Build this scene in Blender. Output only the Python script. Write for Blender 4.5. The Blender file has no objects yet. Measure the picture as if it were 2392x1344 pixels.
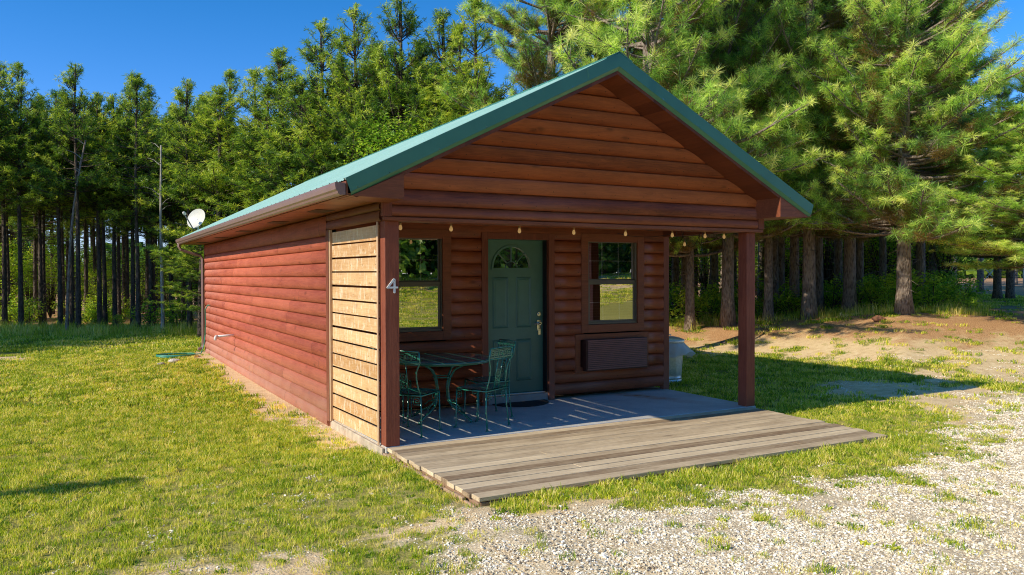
import bpy, math, random
import numpy as np
from mathutils import Vector, Matrix, noise

random.seed(7)
rng = np.random.default_rng(11)
scene = bpy.context.scene
COL = scene.collection
PI = math.pi

# ------------------------------------------------------------------ camera frame (metres, cabin front-left post at the origin)
CAM = np.array([-2.663, -7.388, 1.675]); YAW, PITCH, ROLL, FPX = 0.5043, -0.0149, -0.0029, 1857.0
VF = np.array([math.sin(YAW) * math.cos(PITCH), math.cos(YAW) * math.cos(PITCH), math.sin(PITCH)])
_r = np.array([math.cos(YAW), -math.sin(YAW), 0.0]); _u = np.cross(_r, VF)
VR = _r * math.cos(ROLL) + _u * math.sin(ROLL); VU = -_r * math.sin(ROLL) + _u * math.cos(ROLL)

def at(px, depth):
    """ground position (x, y) seen in photo column px at a distance depth along the view"""
    t = (px - 1196) / FPX
    return (CAM[0] + depth * (math.sin(YAW) + t * math.cos(YAW)), CAM[1] + depth * (math.cos(YAW) - t * math.sin(YAW)))

def view(x, y):
    dx, dy = x - CAM[0], y - CAM[1]
    d = dx * math.sin(YAW) + dy * math.cos(YAW)
    l = dx * math.cos(YAW) - dy * math.sin(YAW)
    return d, l

def sst(a, b, x):
    t = min(1.0, max(0.0, (x - a) / (b - a))); return t * t * (3 - 2 * t)

def nz(x, y, s, o=0.0):
    return noise.noise(Vector((x * s + o, y * s - o, o * 0.37)))

def fbm(x, y, s, o=0.0):
    return nz(x, y, s, o) * .6 + nz(x, y, s * 2.3, o + 9) * .3 + nz(x, y, s * 5.1, o + 21) * .15

def terrain(x, y):
    d, l = view(x, y)
    z = -0.10 + 0.05 * sst(5.0, 8.0, x) * sst(-4, 0, y)
    z += 0.05 * sst(4, 12, y) * (1 - sst(2, 6, x))
    if d > 2:
        px = 1196 + FPX * l / d
        k = sst(1250, 1640, px)
        k2 = min(1, max(0, (px - 1600) / 510.0))
        ds = 18.0 - 5.5 * k2; de = 22.5 - 4.5 * k2
        A = 0.42 + 0.33 * k2
        z += k * A * sst(ds, de, d)
        z += k * 0.011 * max(0, min(d, 70) - de)
        z += (1 - k) * 0.03 * sst(14, 30, d)
        mx, my = at(2115, 18.3)
        z += 0.10 * math.exp(-((x - mx) ** 2 + (y - my) ** 2) / 2.2)
    # bank behind the photographer
    z += 1.7 * sst(18, 30, -y + .12 * x + 2.5 * nz(x, y, .08, 4))
    z += 0.075 * (1 - sst(-2.12, -2.0, y)) * sst(-.6, .6, x) + 0.035 * sst(-1.2, -.1, x) * (1 - sst(-.5, .3, y)) * (1 - sst(-.1, .1, x)) + 0.02 * (1 - sst(-3.5, -2, y))
    # soft unevenness away from the slab
    f = sst(.3, 1.6, max(-x, x - 5, -y - 2, 0.0)) if (-2 < y < 12.5) else 1.0
    z += f * (0.035 * nz(x, y, 0.35, 3) + 0.012 * nz(x, y, 1.6, 7))
    return z

# ------------------------------------------------------------------ object helpers
def tag(o, label=None, cat=None, group=None, kind=None):
    if label: o['label'] = label
    if cat: o['category'] = cat
    if group: o['group'] = group
    if kind: o['kind'] = kind
    return o

def empty(name, loc=(0, 0, 0), rz=0.0, scale=None):
    o = bpy.data.objects.new(name, None); COL.objects.link(o)
    o.location = loc; o.rotation_euler = (0, 0, rz); o.empty_display_size = .2
    if scale: o.scale = scale
    return o

class MB:
    def __init__(s): s.v = []; s.f = []; s.m = []
    def poly(s, pts, mi=0):
        n = len(s.v); s.v += [tuple(p) for p in pts]; s.f.append(tuple(range(n, n + len(pts)))); s.m.append(mi); return s
    def box(s, a, b, mi=0):
        x0, y0, z0 = a; x1, y1, z1 = b; n = len(s.v)
        s.v += [(x0, y0, z0), (x1, y0, z0), (x1, y1, z0), (x0, y1, z0), (x0, y0, z1), (x1, y0, z1), (x1, y1, z1), (x0, y1, z1)]
        for q in ((0, 3, 2, 1), (4, 5, 6, 7), (0, 1, 5, 4), (1, 2, 6, 5), (2, 3, 7, 6), (3, 0, 4, 7)):
            s.f.append(tuple(n + i for i in q)); s.m.append(mi)
        return s
    def extrude(s, poly, vec, mi=0):
        """closed prism from polygon (3d points) and an offset vector"""
        n = len(s.v); k = len(poly); v = Vector(vec)
        s.v += [tuple(p) for p in poly] + [tuple(Vector(p) + v) for p in poly]
        s.f.append(tuple(range(n + k - 1, n - 1, -1))); s.m.append(mi)
        s.f.append(tuple(range(n + k, n + 2 * k))); s.m.append(mi)
        for i in range(k):
            j = (i + 1) % k
            s.f.append((n + i, n + j, n + k + j, n + k + i)); s.m.append(mi)
        return s
    def tube(s, pts, rad, sides=8, mi=0, caps=True, flat=None):
        pts = [Vector(p) for p in pts]
        if not hasattr(rad, '__len__'): rad = [rad] * len(pts)
        n0 = len(s.v); up = None
        for i, p in enumerate(pts):
            t = (pts[min(i + 1, len(pts) - 1)] - pts[max(i - 1, 0)]).normalized()
            if up is None:
                up = Vector((0, 0, 1)) if abs(t.z) < .9 else Vector((1, 0, 0))
            a = t.cross(up)
            if a.length < 1e-5: a = t.cross(Vector((0, 1, 0)))
            a.normalize(); b = a.cross(t).normalized(); up = b
            for k in range(sides):
                w = 2 * PI * k / sides
                s.v.append(tuple(p + (a * math.cos(w) + b * math.sin(w) * (flat or 1)) * rad[i]))
        for i in range(len(pts) - 1):
            for k in range(sides):
                k2 = (k + 1) % sides
                s.f.append((n0 + i * sides + k, n0 + i * sides + k2, n0 + (i + 1) * sides + k2, n0 + (i + 1) * sides + k)); s.m.append(mi)
        if caps:
            s.f.append(tuple(n0 + k for k in range(sides - 1, -1, -1))); s.m.append(mi)
            e = n0 + (len(pts) - 1) * sides
            s.f.append(tuple(e + k for k in range(sides))); s.m.append(mi)
        return s
    def lathe(s, prof, c=(0, 0, 0), n=32, mi=0, fn=None, cap0=False, cap1=False):
        n0 = len(s.v)
        for (r, z) in prof:
            for k in range(n):
                a = 2 * PI * k / n; rr = r * (fn(a, z) if fn else 1)
                s.v.append((c[0] + rr * math.cos(a), c[1] + rr * math.sin(a), c[2] + z))
        for i in range(len(prof) - 1):
            for k in range(n):
                k2 = (k + 1) % n
                s.f.append((n0 + i * n + k, n0 + i * n + k2, n0 + (i + 1) * n + k2, n0 + (i + 1) * n + k)); s.m.append(mi)
        if cap0: s.f.append(tuple(n0 + k for k in range(n - 1, -1, -1))); s.m.append(mi)
        if cap1: s.f.append(tuple(n0 + (len(prof) - 1) * n + k for k in range(n))); s.m.append(mi)
        return s
    def build(s, name, mats, parent=None, smooth=False, bevel=0, auto=None):
        me = bpy.data.meshes.new(name); me.from_pydata(s.v, [], s.f)
        mats = mats if isinstance(mats, (list, tuple)) else [mats]
        for m in mats: me.materials.append(m)
        if len(mats) > 1: me.polygons.foreach_set('material_index', s.m)
        if smooth: me.polygons.foreach_set('use_smooth', [True] * len(me.polygons))
        me.update()
        o = bpy.data.objects.new(name, me); COL.objects.link(o)
        if parent: o.parent = parent
        o.shadow_terminator_geometry_offset = 0.0; o.shadow_terminator_normal_offset = 0.0
        if bevel:
            b = o.modifiers.new('bevel', 'BEVEL'); b.width = bevel; b.segments = 2; b.limit_method = 'ANGLE'; b.angle_limit = .6
        return o

def inst(name, mesh, parent=None):
    o = bpy.data.objects.new(name, mesh); COL.objects.link(o)
    if parent: o.parent = parent
    return o

# ------------------------------------------------------------------ materials
class NT:
    def __init__(s, name):
        s.mat = bpy.data.materials.new(name); s.mat.use_nodes = True
        s.t = s.mat.node_tree; s.t.nodes.clear()
        s.out = s.n('ShaderNodeOutputMaterial')
    def n(s, ty, **kw):
        nd = s.t.nodes.new(ty)
        for k, v in kw.items():
            if k.startswith('i_'):
                nm = k[2:].replace('_', ' ')
                nd.inputs[nm].default_value = v
            else: setattr(nd, k, v)
        return nd
    def l(s, a, b): s.t.links.new(a, b); return b
    def val(s, sock, v):
        if hasattr(v, 'is_output') or isinstance(v, bpy.types.NodeSocket): s.l(v, sock)
        else: sock.default_value = v
    def math(s, op, a, b=None, c=None):
        nd = s.n('ShaderNodeMath', operation=op); s.val(nd.inputs[0], a)
        if b is not None: s.val(nd.inputs[1], b)
        if c is not None: s.val(nd.inputs[2], c)
        return nd.outputs[0]
    def mix(s, f, a, b, mode='MIX'):
        nd = s.n('ShaderNodeMix', data_type='RGBA', blend_type=mode); nd.clamp_factor = True
        s.val(nd.inputs[0], f); s.val(nd.inputs[6], c4(a)); s.val(nd.inputs[7], c4(b)); return nd.outputs[2]
    def noise(s, vec, scale, detail=4, rough=.55, dist=0.0):
        nd = s.n('ShaderNodeTexNoise'); s.val(nd.inputs['Vector'], vec); nd.inputs['Scale'].default_value = scale
        nd.inputs['Detail'].default_value = detail; nd.inputs['Roughness'].default_value = rough; nd.inputs['Distortion'].default_value = dist
        return nd.outputs['Fac']
    def ramp(s, f, stops):
        nd = s.n('ShaderNodeValToRGB'); s.val(nd.inputs[0], f); e = nd.color_ramp.elements
        while len(e) < len(stops): e.new(.5)
        for el, (p, c) in zip(e, stops): el.position = p; el.color = c4(c)
        return nd.outputs[0]
    def mr(s, v, a, b, c=0.0, d=1.0):
        nd = s.n('ShaderNodeMapRange'); s.val(nd.inputs[0], v)
        nd.inputs[1].default_value = a; nd.inputs[2].default_value = b; nd.inputs[3].default_value = c; nd.inputs[4].default_value = d
        return nd.outputs[0]
    def xyz(s, v):
        nd = s.n('ShaderNodeSeparateXYZ'); s.l(v, nd.inputs[0]); return nd.outputs
    def cxyz(s, x, y, z):
        nd = s.n('ShaderNodeCombineXYZ'); s.val(nd.inputs[0], x); s.val(nd.inputs[1], y); s.val(nd.inputs[2], z); return nd.outputs[0]
    def bump(s, h, strength=.3, dist=.01):
        nd = s.n('ShaderNodeBump'); s.l(h, nd.inputs['Height']); nd.inputs['Strength'].default_value = strength; nd.inputs['Distance'].default_value = dist
        return nd.outputs[0]
    def bsdf(s, col, rough=.6, metal=0.0, spec=.5, normal=None, **kw):
        nd = s.n('ShaderNodeBsdfPrincipled'); s.val(nd.inputs['Base Color'], c4(col)); s.val(nd.inputs['Roughness'], rough)
        s.val(nd.inputs['Metallic'], metal); nd.inputs['Specular IOR Level'].default_value = spec
        if normal is not None: s.l(normal, nd.inputs['Normal'])
        for k, v in kw.items(): s.val(nd.inputs[k.replace('_', ' ')], v)
        return nd.outputs[0]
    def done(s, sh): s.l(sh, s.out.inputs[0]); return s.mat
    def obj(s): return s.n('ShaderNodeTexCoord').outputs['Object']

def c4(c):
    if isinstance(c, (tuple, list)) and len(c) == 3: return (c[0], c[1], c[2], 1)
    return c

def wood(name, dark, light, axis='X', across='Z', pitch=0.162, off=0.21, rough=.6, bump=.5, jitter=.35, knots=.5, dust=None, pale=None, lit=None, knotcol=None, butt=0):
    t = NT(name); o = t.xyz(t.obj()); ix = {'X': 0, 'Y': 1, 'Z': 2}
    al = o[ix[axis]]; ac = o[ix[across]]; th = o[[i for i in range(3) if i not in (ix[axis], ix[across])][0]]
    idn = t.math('FLOOR', t.math('DIVIDE', t.math('SUBTRACT', ac, off), pitch))
    if butt:   # boards end to end within a row
        wr0 = t.n('ShaderNodeTexWhiteNoise', noise_dimensions='1D'); t.l(idn, wr0.inputs['W'])
        seg = t.math('FLOOR', t.math('DIVIDE', t.math('ADD', al, t.math('MULTIPLY', wr0.outputs[0], 7)), butt))
        idn = t.math('ADD', idn, t.math('MULTIPLY', seg, 17.3))
    wn = t.n('ShaderNodeTexWhiteNoise', noise_dimensions='1D'); t.l(idn, wn.inputs['W'])
    r = wn.outputs[0]
    sh = t.math('ADD', al, t.math('MULTIPLY', r, 37))
    v1 = t.cxyz(t.math('MULTIPLY', sh, .55), t.math('MULTIPLY', ac, 9), t.math('MULTIPLY', th, 9))
    g1 = t.noise(v1, 2.0, 5, .6, 1.1)
    wv = t.math('FRACT', t.math('MULTIPLY', g1, 9.0))       # cathedral rings
    wv = t.math('ABSOLUTE', t.math('SUBTRACT', wv, .5))
    v2 = t.cxyz(t.math('MULTIPLY', sh, 2.5), t.math('MULTIPLY', ac, 90), t.math('MULTIPLY', th, 90))
    g2 = t.noise(v2, 1.5, 3, .6)
    blo = t.noise(t.cxyz(sh, t.math('MULTIPLY', ac, 1.6), th), 1.7, 4, .6)
    f = t.math('ADD', t.math('MULTIPLY', g1, .5), t.math('MULTIPLY', g2, .35))
    f = t.math('ADD', f, t.math('MULTIPLY', wv, .32))
    f = t.math('ADD', f, t.math('MULTIPLY', t.math('SUBTRACT', r, .5), jitter))
    f = t.math('ADD', f, t.math('MULTIPLY', t.math('SUBTRACT', blo, .5), .5))
    col = t.ramp(t.mr(f, .2, .85), [(0, dark), (1, light)])
    vo = t.n('ShaderNodeTexVoronoi'); t.l(t.cxyz(t.math('MULTIPLY', sh, 1.6), t.math('MULTIPLY', ac, 4.0), 0.0), vo.inputs['Vector']); vo.inputs['Scale'].default_value = 1.3
    kn = t.mr(t.math('ADD', vo.outputs['Distance'], t.math('MULTIPLY', t.math('SUBTRACT', g2, .5), .1)), .05, .16, 1, 0)
    col = t.mix(t.math('MULTIPLY', kn, knots), col, knotcol or tuple(c * .3 for c in dark))
    if pale:   # bleached vertical-ish streaks
        p = t.noise(t.cxyz(t.math('MULTIPLY', sh, 9), t.math('MULTIPLY', ac, 3), 0.0), 2.2, 5, .65, .8)
        col = t.mix(t.mr(p, .52, .72, 0, .75), col, pale)
    if dust:
        dm = t.math('MULTIPLY', t.mr(o[2], .05, .55, 1, 0), t.mr(blo, .3, .7, .5, 1.0))
        col = t.mix(t.math('MULTIPLY', dm, .75), col, dust)
    if butt:
        fr = t.math('FRACT', t.math('DIVIDE', t.math('ADD', al, t.math('MULTIPLY', wr0.outputs[0], 7)), butt))
        col = t.mix(t.math('MULTIPLY', t.math('LESS_THAN', fr, .0032), .8), col, tuple(c * .15 for c in dark))
    if pitch < 1 and axis in 'XY' and across == 'Z':
        nx = t.math('MULTIPLY', t.math('SUBTRACT', t.math('FRACT', t.math('DIVIDE', sh, .41)), .5), .41)
        nz_ = t.math('MULTIPLY', t.math('SUBTRACT', t.math('FRACT', t.math('DIVIDE', t.math('SUBTRACT', ac, off), pitch)), .28), pitch)
        dd = t.math('SQRT', t.math('ADD', t.math('POWER', nx, 2.0), t.math('POWER', nz_, 2.0)))
        col = t.mix(t.mr(dd, .004, .008, .8, 0), col, tuple(c * .12 for c in dark))
    h = t.math('ADD', t.math('MULTIPLY', g2, .6), t.math('MULTIPLY', wv, .3))
    return t.done(t.bsdf(col, rough, spec=.35, normal=t.bump(h, bump, .004)))

def plain(name, col, rough=.5, metal=0.0, spec=.5, var=.12, vs=6, bump=0.0, bs=60, stain=None):
    t = NT(name); o = t.obj(); n = t.noise(o, vs, 5, .6)
    c = t.mix(t.mr(n, .3, .7), tuple(x * (1 - var) for x in col), tuple(min(1, x * (1 + var)) for x in col))
    if stain: c = t.mix(t.mr(t.noise(o, vs * .6, 6, .7, .5), .55, .75), c, stain)
    nm = t.bump(t.noise(o, bs, 3), bump, .004) if bump else None
    return t.done(t.bsdf(c, rough, metal, spec, nm))

M = {}
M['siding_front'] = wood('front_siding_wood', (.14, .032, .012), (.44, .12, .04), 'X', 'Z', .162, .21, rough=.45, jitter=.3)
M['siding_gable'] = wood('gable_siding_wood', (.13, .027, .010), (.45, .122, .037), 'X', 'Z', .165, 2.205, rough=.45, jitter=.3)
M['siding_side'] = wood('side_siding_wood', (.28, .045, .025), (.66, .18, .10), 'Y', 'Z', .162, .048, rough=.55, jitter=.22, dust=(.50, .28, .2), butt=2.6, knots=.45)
M['trim_z'] = wood('upright_trim_wood', (.11, .026, .013), (.30, .088, .045), 'Z', 'X', 3, 0, rough=.55, jitter=0, knots=.2, dust=(.3, .12, .08))
M['trim_x'] = wood('level_trim_wood', (.13, .034, .015), (.34, .105, .045), 'X', 'Z', 3, 0, rough=.5, jitter=0, knots=.3)
M['trim_y'] = wood('side_trim_wood', (.12, .034, .017), (.30, .10, .05), 'Y', 'Z', 3, 0, rough=.55, jitter=0, knots=.3)
M['post'] = wood('post_wood', (.13, .026, .014), (.36, .105, .055), 'Z', 'X', 3, 0, rough=.6, bump=1.0, jitter=0, knots=.15)
M['soffit'] = wood('soffit_wood', (.12, .034, .012), (.36, .13, .045), 'X', 'Y', .14, 0, rough=.4, jitter=.3, knots=.3)
M['soffit_rake'] = wood('rake_soffit_wood', (.09, .022, .010), (.23, .065, .026), 'Y', 'X', .165, 0, rough=.5, jitter=.3, knots=.2)
M['screen'] = wood('screen_wood', (.50, .25, .10), (.86, .58, .30), 'Y', 'Z', .157, .02, rough=.42, jitter=.35, knots=.6, knotcol=(.25, .09, .02), pale=(.95, .86, .68), bump=.6)
M['screen_trim'] = wood('screen_edge_wood', (.38, .2, .1), (.7, .5, .32), 'Z', 'Y', 3, 0, rough=.7, jitter=0)
M['deck'] = wood('deck_wood', (.25, .16, .09), (.86, .68, .44), 'X', 'Y', .1455, .0165, rough=.75, jitter=.45, knots=.4, bump=.8, pale=None)
M['deck_side'] = wood('deck_edge_wood', (.18, .10, .06), (.5, .32, .2), 'Y', 'Z', 3, 0, rough=.8, jitter=0)
M['gutter'] = plain('gutter_paint', (.25, .15, .135), .28, 0, .6, .06)
M['frame'] = plain('window_frame_paint', (.13, .115, .085), .4, 0, .5, .08)
M['handle'] = plain('brushed_nickel', (.62, .6, .55), .22, 1, .5, .05)
M['black'] = plain('black_rubber_and_shade', (.012, .012, .014), .6)
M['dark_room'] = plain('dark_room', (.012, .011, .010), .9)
M['blind'] = plain('blind_slat', (.16, .15, .13), .6)
M['white'] = plain('white_paint', (.8, .8, .78), .35)
M['pvc'] = plain('white_pvc', (.82, .81, .78), .35)
M['hose'] = plain('hose_green', (.05, .30, .2), .4)
M['mat'] = plain('mat_rubber', (.018, .018, .02), .85, bump=.6)
M['iron'] = plain('green_iron', (.03, .21, .145), .22, .0, .9, .2, 12)
M['table'] = plain('table_top_enamel', (.03, .15, .13), .14, .0, .9, .15, 12)
M['bulb_cap'] = plain('bulb_socket', (.35, .2, .08), .4)

def roof_mat():
    t = NT('green_roof_metal'); o = t.obj(); n = t.noise(o, 1.2, 5, .6); n2 = t.noise(o, 9, 4, .6)
    c = t.mix(t.mr(n, .3, .7), (.42, .68, .57), (.50, .74, .64))
    c = t.mix(t.mr(n2, .6, .8, 0, .25), c, (.58, .78, .70))
    return t.done(t.bsdf(c, t.mr(n2, .3, .7, .30, .46), 0, .9))
M['roof'] = roof_mat()
M['rake'] = plain('green_trim_metal', (.055, .19, .135), .36, 0, .7, .1, 2)
M['rake_low'] = plain('green_trim_return', (.05, .20, .10), .3, 0, .7, .1, 2)

def door_mat():
    t = NT('door_paint'); o = t.obj(); n = t.noise(o, 3, 5, .6)
    c = t.mix(t.mr(n, .3, .7), (.07, .165, .12), (.09, .21, .155))
    return t.done(t.bsdf(c, .38, 0, .5, t.bump(t.noise(o, 120, 2), .08, .002)))
M['door'] = door_mat()

def concrete(name, a, b):
    t = NT(name); o = t.obj(); n = t.noise(o, 2.2, 8, .65, .4); n2 = t.noise(o, 45, 4, .6)
    c = t.mix(t.mr(n, .3, .7), a, b); c = t.mix(t.mr(n2, .45, .75, 0, .35), c, tuple(x * .6 for x in a))
    x = t.xyz(o)
    # rust run-off below the air conditioner
    u = t.math('SUBTRACT', x[0], 4.15); v = t.math('SUBTRACT', x[1], 1.55)
    w = t.math('ADD', u, t.math('MULTIPLY', v, .35))
    w = t.math('ADD', w, t.math('MULTIPLY', t.math('SUBTRACT', t.noise(o, 4, 5, .7), .5), .5))
    m = t.math('MULTIPLY', t.mr(t.math('ABSOLUTE', w), .03, .20, 1, 0), t.mr(x[1], .35, 1.45))
    m = t.math('MULTIPLY', m, t.mr(t.noise(o, 6, 5, .7), .35, .6, .3, 1))
    c = t.mix(t.math('MULTIPLY', m, .95), c, (.46, .17, .05))
    m2 = t.mr(t.math('ADD', x[1], t.math('MULTIPLY', t.noise(o, 3, 4), .25)), 1.72, 1.88, 0, .5)
    c = t.mix(m2, c, (.33, .25, .17))
    return t.done(t.bsdf(c, .75, 0, .3, t.bump(n2, .25, .004)))
M['slab'] = concrete('porch_concrete', (.46, .45, .43), (.66, .64, .60))
M['footing'] = plain('footing_concrete', (.52, .42, .31), .85, var=.25, vs=9, bump=.6, bs=30, stain=(.33, .2, .12))

def galv():
    t = NT('galvanised_steel'); o = t.obj()
    vo = t.n('ShaderNodeTexVoronoi'); t.l(o, vo.inputs['Vector']); vo.inputs['Scale'].default_value = 45
    c = t.mix(vo.outputs['Color'], (.62, .66, .68), (.82, .86, .88)); c = t.mix(t.mr(t.noise(o, 3, 4), .5, .8, 0, .4), c, (.3, .3, .3))
    return t.done(t.bsdf(c, .38, .6, .5))
M['galv'] = galv()
def bag():
    t = NT('bin_liner_film'); n = t.noise(t.obj(), 14, 4, .6, 1.5)
    p = t.bsdf((.92, .93, .90), .3, 0, .6, t.bump(n, .5, .01)); tr = t.n('ShaderNodeBsdfTranslucent'); tr.inputs[0].default_value = (.85, .85, .8, 1)
    tp = t.n('ShaderNodeBsdfTransparent')
    m = t.n('ShaderNodeMixShader'); m.inputs[0].default_value = .35; t.l(p, m.inputs[1]); t.l(tr.outputs[0], m.inputs[2])
    m2 = t.n('ShaderNodeMixShader'); m2.inputs[0].default_value = .08; t.l(m.outputs[0], m2.inputs[1]); t.l(tp.outputs[0], m2.inputs[2])
    return t.done(m2.outputs[0])
M['bag'] = bag()

def glass(name, fac, tint=(1, 1, 1)):
    t = NT(name); g = t.n('ShaderNodeBsdfGlossy'); g.inputs['Roughness'].default_value = .0; g.inputs[0].default_value = (1, .97, .9, 1)
    w = t.bump(t.noise(t.obj(), 1.6, 2, .5), .06, .02); t.l(w, g.inputs['Normal'])
    tr = t.n('ShaderNodeBsdfTransparent'); tr.inputs[0].default_value = c4(tint)
    m = t.n('ShaderNodeMixShader'); m.inputs[0].default_value = fac; t.l(tr.outputs[0], m.inputs[1]); t.l(g.outputs[0], m.inputs[2])
    return t.done(m.outputs[0])
M['glass'] = glass('window_glass', .66)
M['bulb_glass'] = None
def bulb():
    t = NT('amber_bulb'); e = t.n('ShaderNodeEmission'); e.inputs[0].default_value = (1, .60, .22, 1); e.inputs[1].default_value = .6
    p = t.bsdf((.8, .5, .2), .08, 0, .8)
    m = t.n('ShaderNodeMixShader'); m.inputs[0].default_value = .45; t.l(p, m.inputs[1]); t.l(e.outputs[0], m.inputs[2])
    return t.done(m.outputs[0])
M['bulb'] = bulb()
def filament():
    t = NT('bulb_filament'); e = t.n('ShaderNodeEmission'); e.inputs[0].default_value = (1, .72, .35, 1); e.inputs[1].default_value = 14
    return t.done(e.outputs[0])
M['fil'] = filament()
def grille():
    t = NT('grille_metal'); x = t.xyz(t.obj()); w = t.math('FRACT', t.math('MULTIPLY', x[2], 52)); n = t.noise(t.obj(), 4, 3)
    c = t.mix(t.mr(w, .35, .6), (.055, .022, .018), (.22, .105, .085)); c = t.mix(t.mr(n, .4, .7, 0, .3), c, (.24, .13, .11))
    return t.done(t.bsdf(c, .4, 0, .5))
M['grille'] = grille()

def bark(name, a, b):
    t = NT(name); o = t.obj(); x = t.xyz(o)
    v = t.cxyz(x[0], x[1], t.math('MULTIPLY', x[2], .22)); v = t.cxyz(x[0], t.math('ADD', x[1], t.math('MULTIPLY', t.noise(o, 6, 3), .06)), t.math('MULTIPLY', x[2], .22)); vo = t.n('ShaderNodeTexVoronoi'); t.l(v, vo.inputs['Vector']); vo.inputs['Scale'].default_value = 30
    n = t.noise(o, 7, 5, .65)
    c = t.mix(t.mr(vo.outputs['Distance'], .1, .6), a, b); c = t.mix(t.mr(n, .45, .7, 0, .5), c, tuple(q * .5 for q in a))
    return t.done(t.bsdf(c, .9, 0, .2, t.bump(vo.outputs['Distance'], .8, .03)))
M['bark'] = bark('pine_bark', (.13, .09, .07), (.34, .27, .22))
M['bark_thin'] = bark('young_pine_bark', (.045, .035, .028), (.13, .10, .08))
M['bark_pale'] = bark('pale_bark', (.22, .19, .16), (.44, .40, .35))

def leafmat(name, cols, trans=.35, rough=.5, obj_var=.25, tcol=1.6):
    t = NT(name); a = t.n('ShaderNodeAttribute', attribute_name='tint'); oi = t.n('ShaderNodeObjectInfo')
    f = t.math('ADD', a.outputs['Fac'], t.math('MULTIPLY', t.math('SUBTRACT', oi.outputs['Random'], .5), obj_var))
    st = [(i / (len(cols) - 1), c) for i, c in enumerate(cols)]
    c = t.ramp(f, st)
    p = t.bsdf(c, rough, 0, .35); tr = t.n('ShaderNodeBsdfTranslucent')
    t.l(t.mix(1.0, c, (tcol, tcol, tcol * .55), 'MULTIPLY'), tr.inputs[0])
    m = t.n('ShaderNodeMixShader'); m.inputs[0].default_value = trans; t.l(p, m.inputs[1]); t.l(tr.outputs[0], m.inputs[2])
    return t.done(m.outputs[0])
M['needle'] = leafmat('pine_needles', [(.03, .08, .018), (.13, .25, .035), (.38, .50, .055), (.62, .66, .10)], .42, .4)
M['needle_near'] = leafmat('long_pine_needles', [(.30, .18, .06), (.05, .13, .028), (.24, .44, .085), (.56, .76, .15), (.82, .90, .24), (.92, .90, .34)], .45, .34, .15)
M['leaf'] = leafmat('broad_leaves', [(.05, .12, .012), (.22, .40, .03), (.50, .64, .06), (.66, .68, .08)], .45)
M['grass'] = leafmat('grass_blades', [(.10, .20, .012), (.30, .42, .022), (.64, .64, .05), (.90, .74, .30)], .38, .5, .8)

# ------------------------------------------------------------------ ground
DPOLY = (0.0, 4.88, -2.06, 0.0)
def masks(x, y):
    """gravel, bare dirt, needle litter, dryness at a place"""
    n1 = fbm(x, y, .55, 2); n2 = fbm(x, y, 1.7, 5); n3 = fbm(x, y, .22, 8)
    # gravel drive in front
    if x < 0: b = -2.50 + .26 * x
    elif x < 4.5: b = -2.50
    else: b = -2.50 + min(2.1, (x - 4.5) * .5)
    g = sst(-.6, 1.3, b - y + .8 * n1 + .7 * n2 + .5 * nz(x, y, 2.6, 71))
    g *= 1 - sst(6.8, 9.0, -y + .8 * n1) if x < 30 else 0
    d, l = view(x, y); px = 1196 + FPX * l / d if d > 1 else 0
    dirt = 0.0
    if x > 4.9:   # patchy sandy ground right of the cabin
        band = sst(-.5, 1, -(y - 1.0 - .10 * (x - 6)) + .9 * n1)
        band *= sst(-5.5, -4, y)
        dirt = max(dirt, band * sst(-.35, .15, n1 + .5 * n2 + .10) * (1 - .6 * g) * sst(5.2, 7, x))
        far = sst(15.5 - 3.4 * sst(1620, 2300, px), 17.5 - 3.0 * sst(1620, 2300, px), d + .8 * n1)
        dirt = max(dirt, far * (1 - sst(22, 24, d + n1)) * (.45 + .55 * sst(-.3, .2, n2)))
    if -1.2 < x < .1 and .5 < y < 12.3:
        dirt = max(dirt, sst(-.75, -.1, x + .3 * n2 + .12 * nz(0, y, .7, 3)) * .9)
        dirt = max(dirt, sst(1.0, .4, math.hypot((x + .35) / .55, (y - 3.1) / .9) + .3 * n2))
    q = math.hypot((x + 4.1) / .8, (y - 12.3) / .7); dirt = max(dirt, .7 * sst(1.2, .5, q + .4 * n2))
    q = math.hypot((x + 2.2) / 1.2, (y + 2.4) / .5); dirt = max(dirt, .55 * sst(1.3, .4, q + .5 * n2))
    if y < -1.2 and x < 1.5: dirt = max(dirt, .8 * sst(-1.1, -.2, b - y + .8 * n2) * sst(-.25, .2, nz(x, y, 1.1, 33)))
    if y < -14: dirt = max(dirt, .8 * sst(-.3, .1, n1) * sst(19, 22, -y) * sst(8, 16, x))
    lit = 0.0
    if d > 12 and x > 5.4: lit = sst(17.0 - 3.6 * sst(1620, 2200, px), 20.5 - 4.0 * sst(1620, 2200, px), d + 1.2 * n1 + .6 * n2)
    if x > 5.4: lit *= .92
    lit = max(lit, sst(24.0, 26.0, d + n1) * (1 if y > -2 else 0), .7 * sst(20, 25, -y + 2 * n1))
    dry = sst(-.35, .55, n3 + .35 * n2 + .05)
    if x > 5: dry = min(1, dry + .25)
    dry = max(dry, .9 * sst(-1.0, .4, b - y + .6 * n2) * (1 if y > -8 else .8))
    return g, dirt, lit, dry

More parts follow.
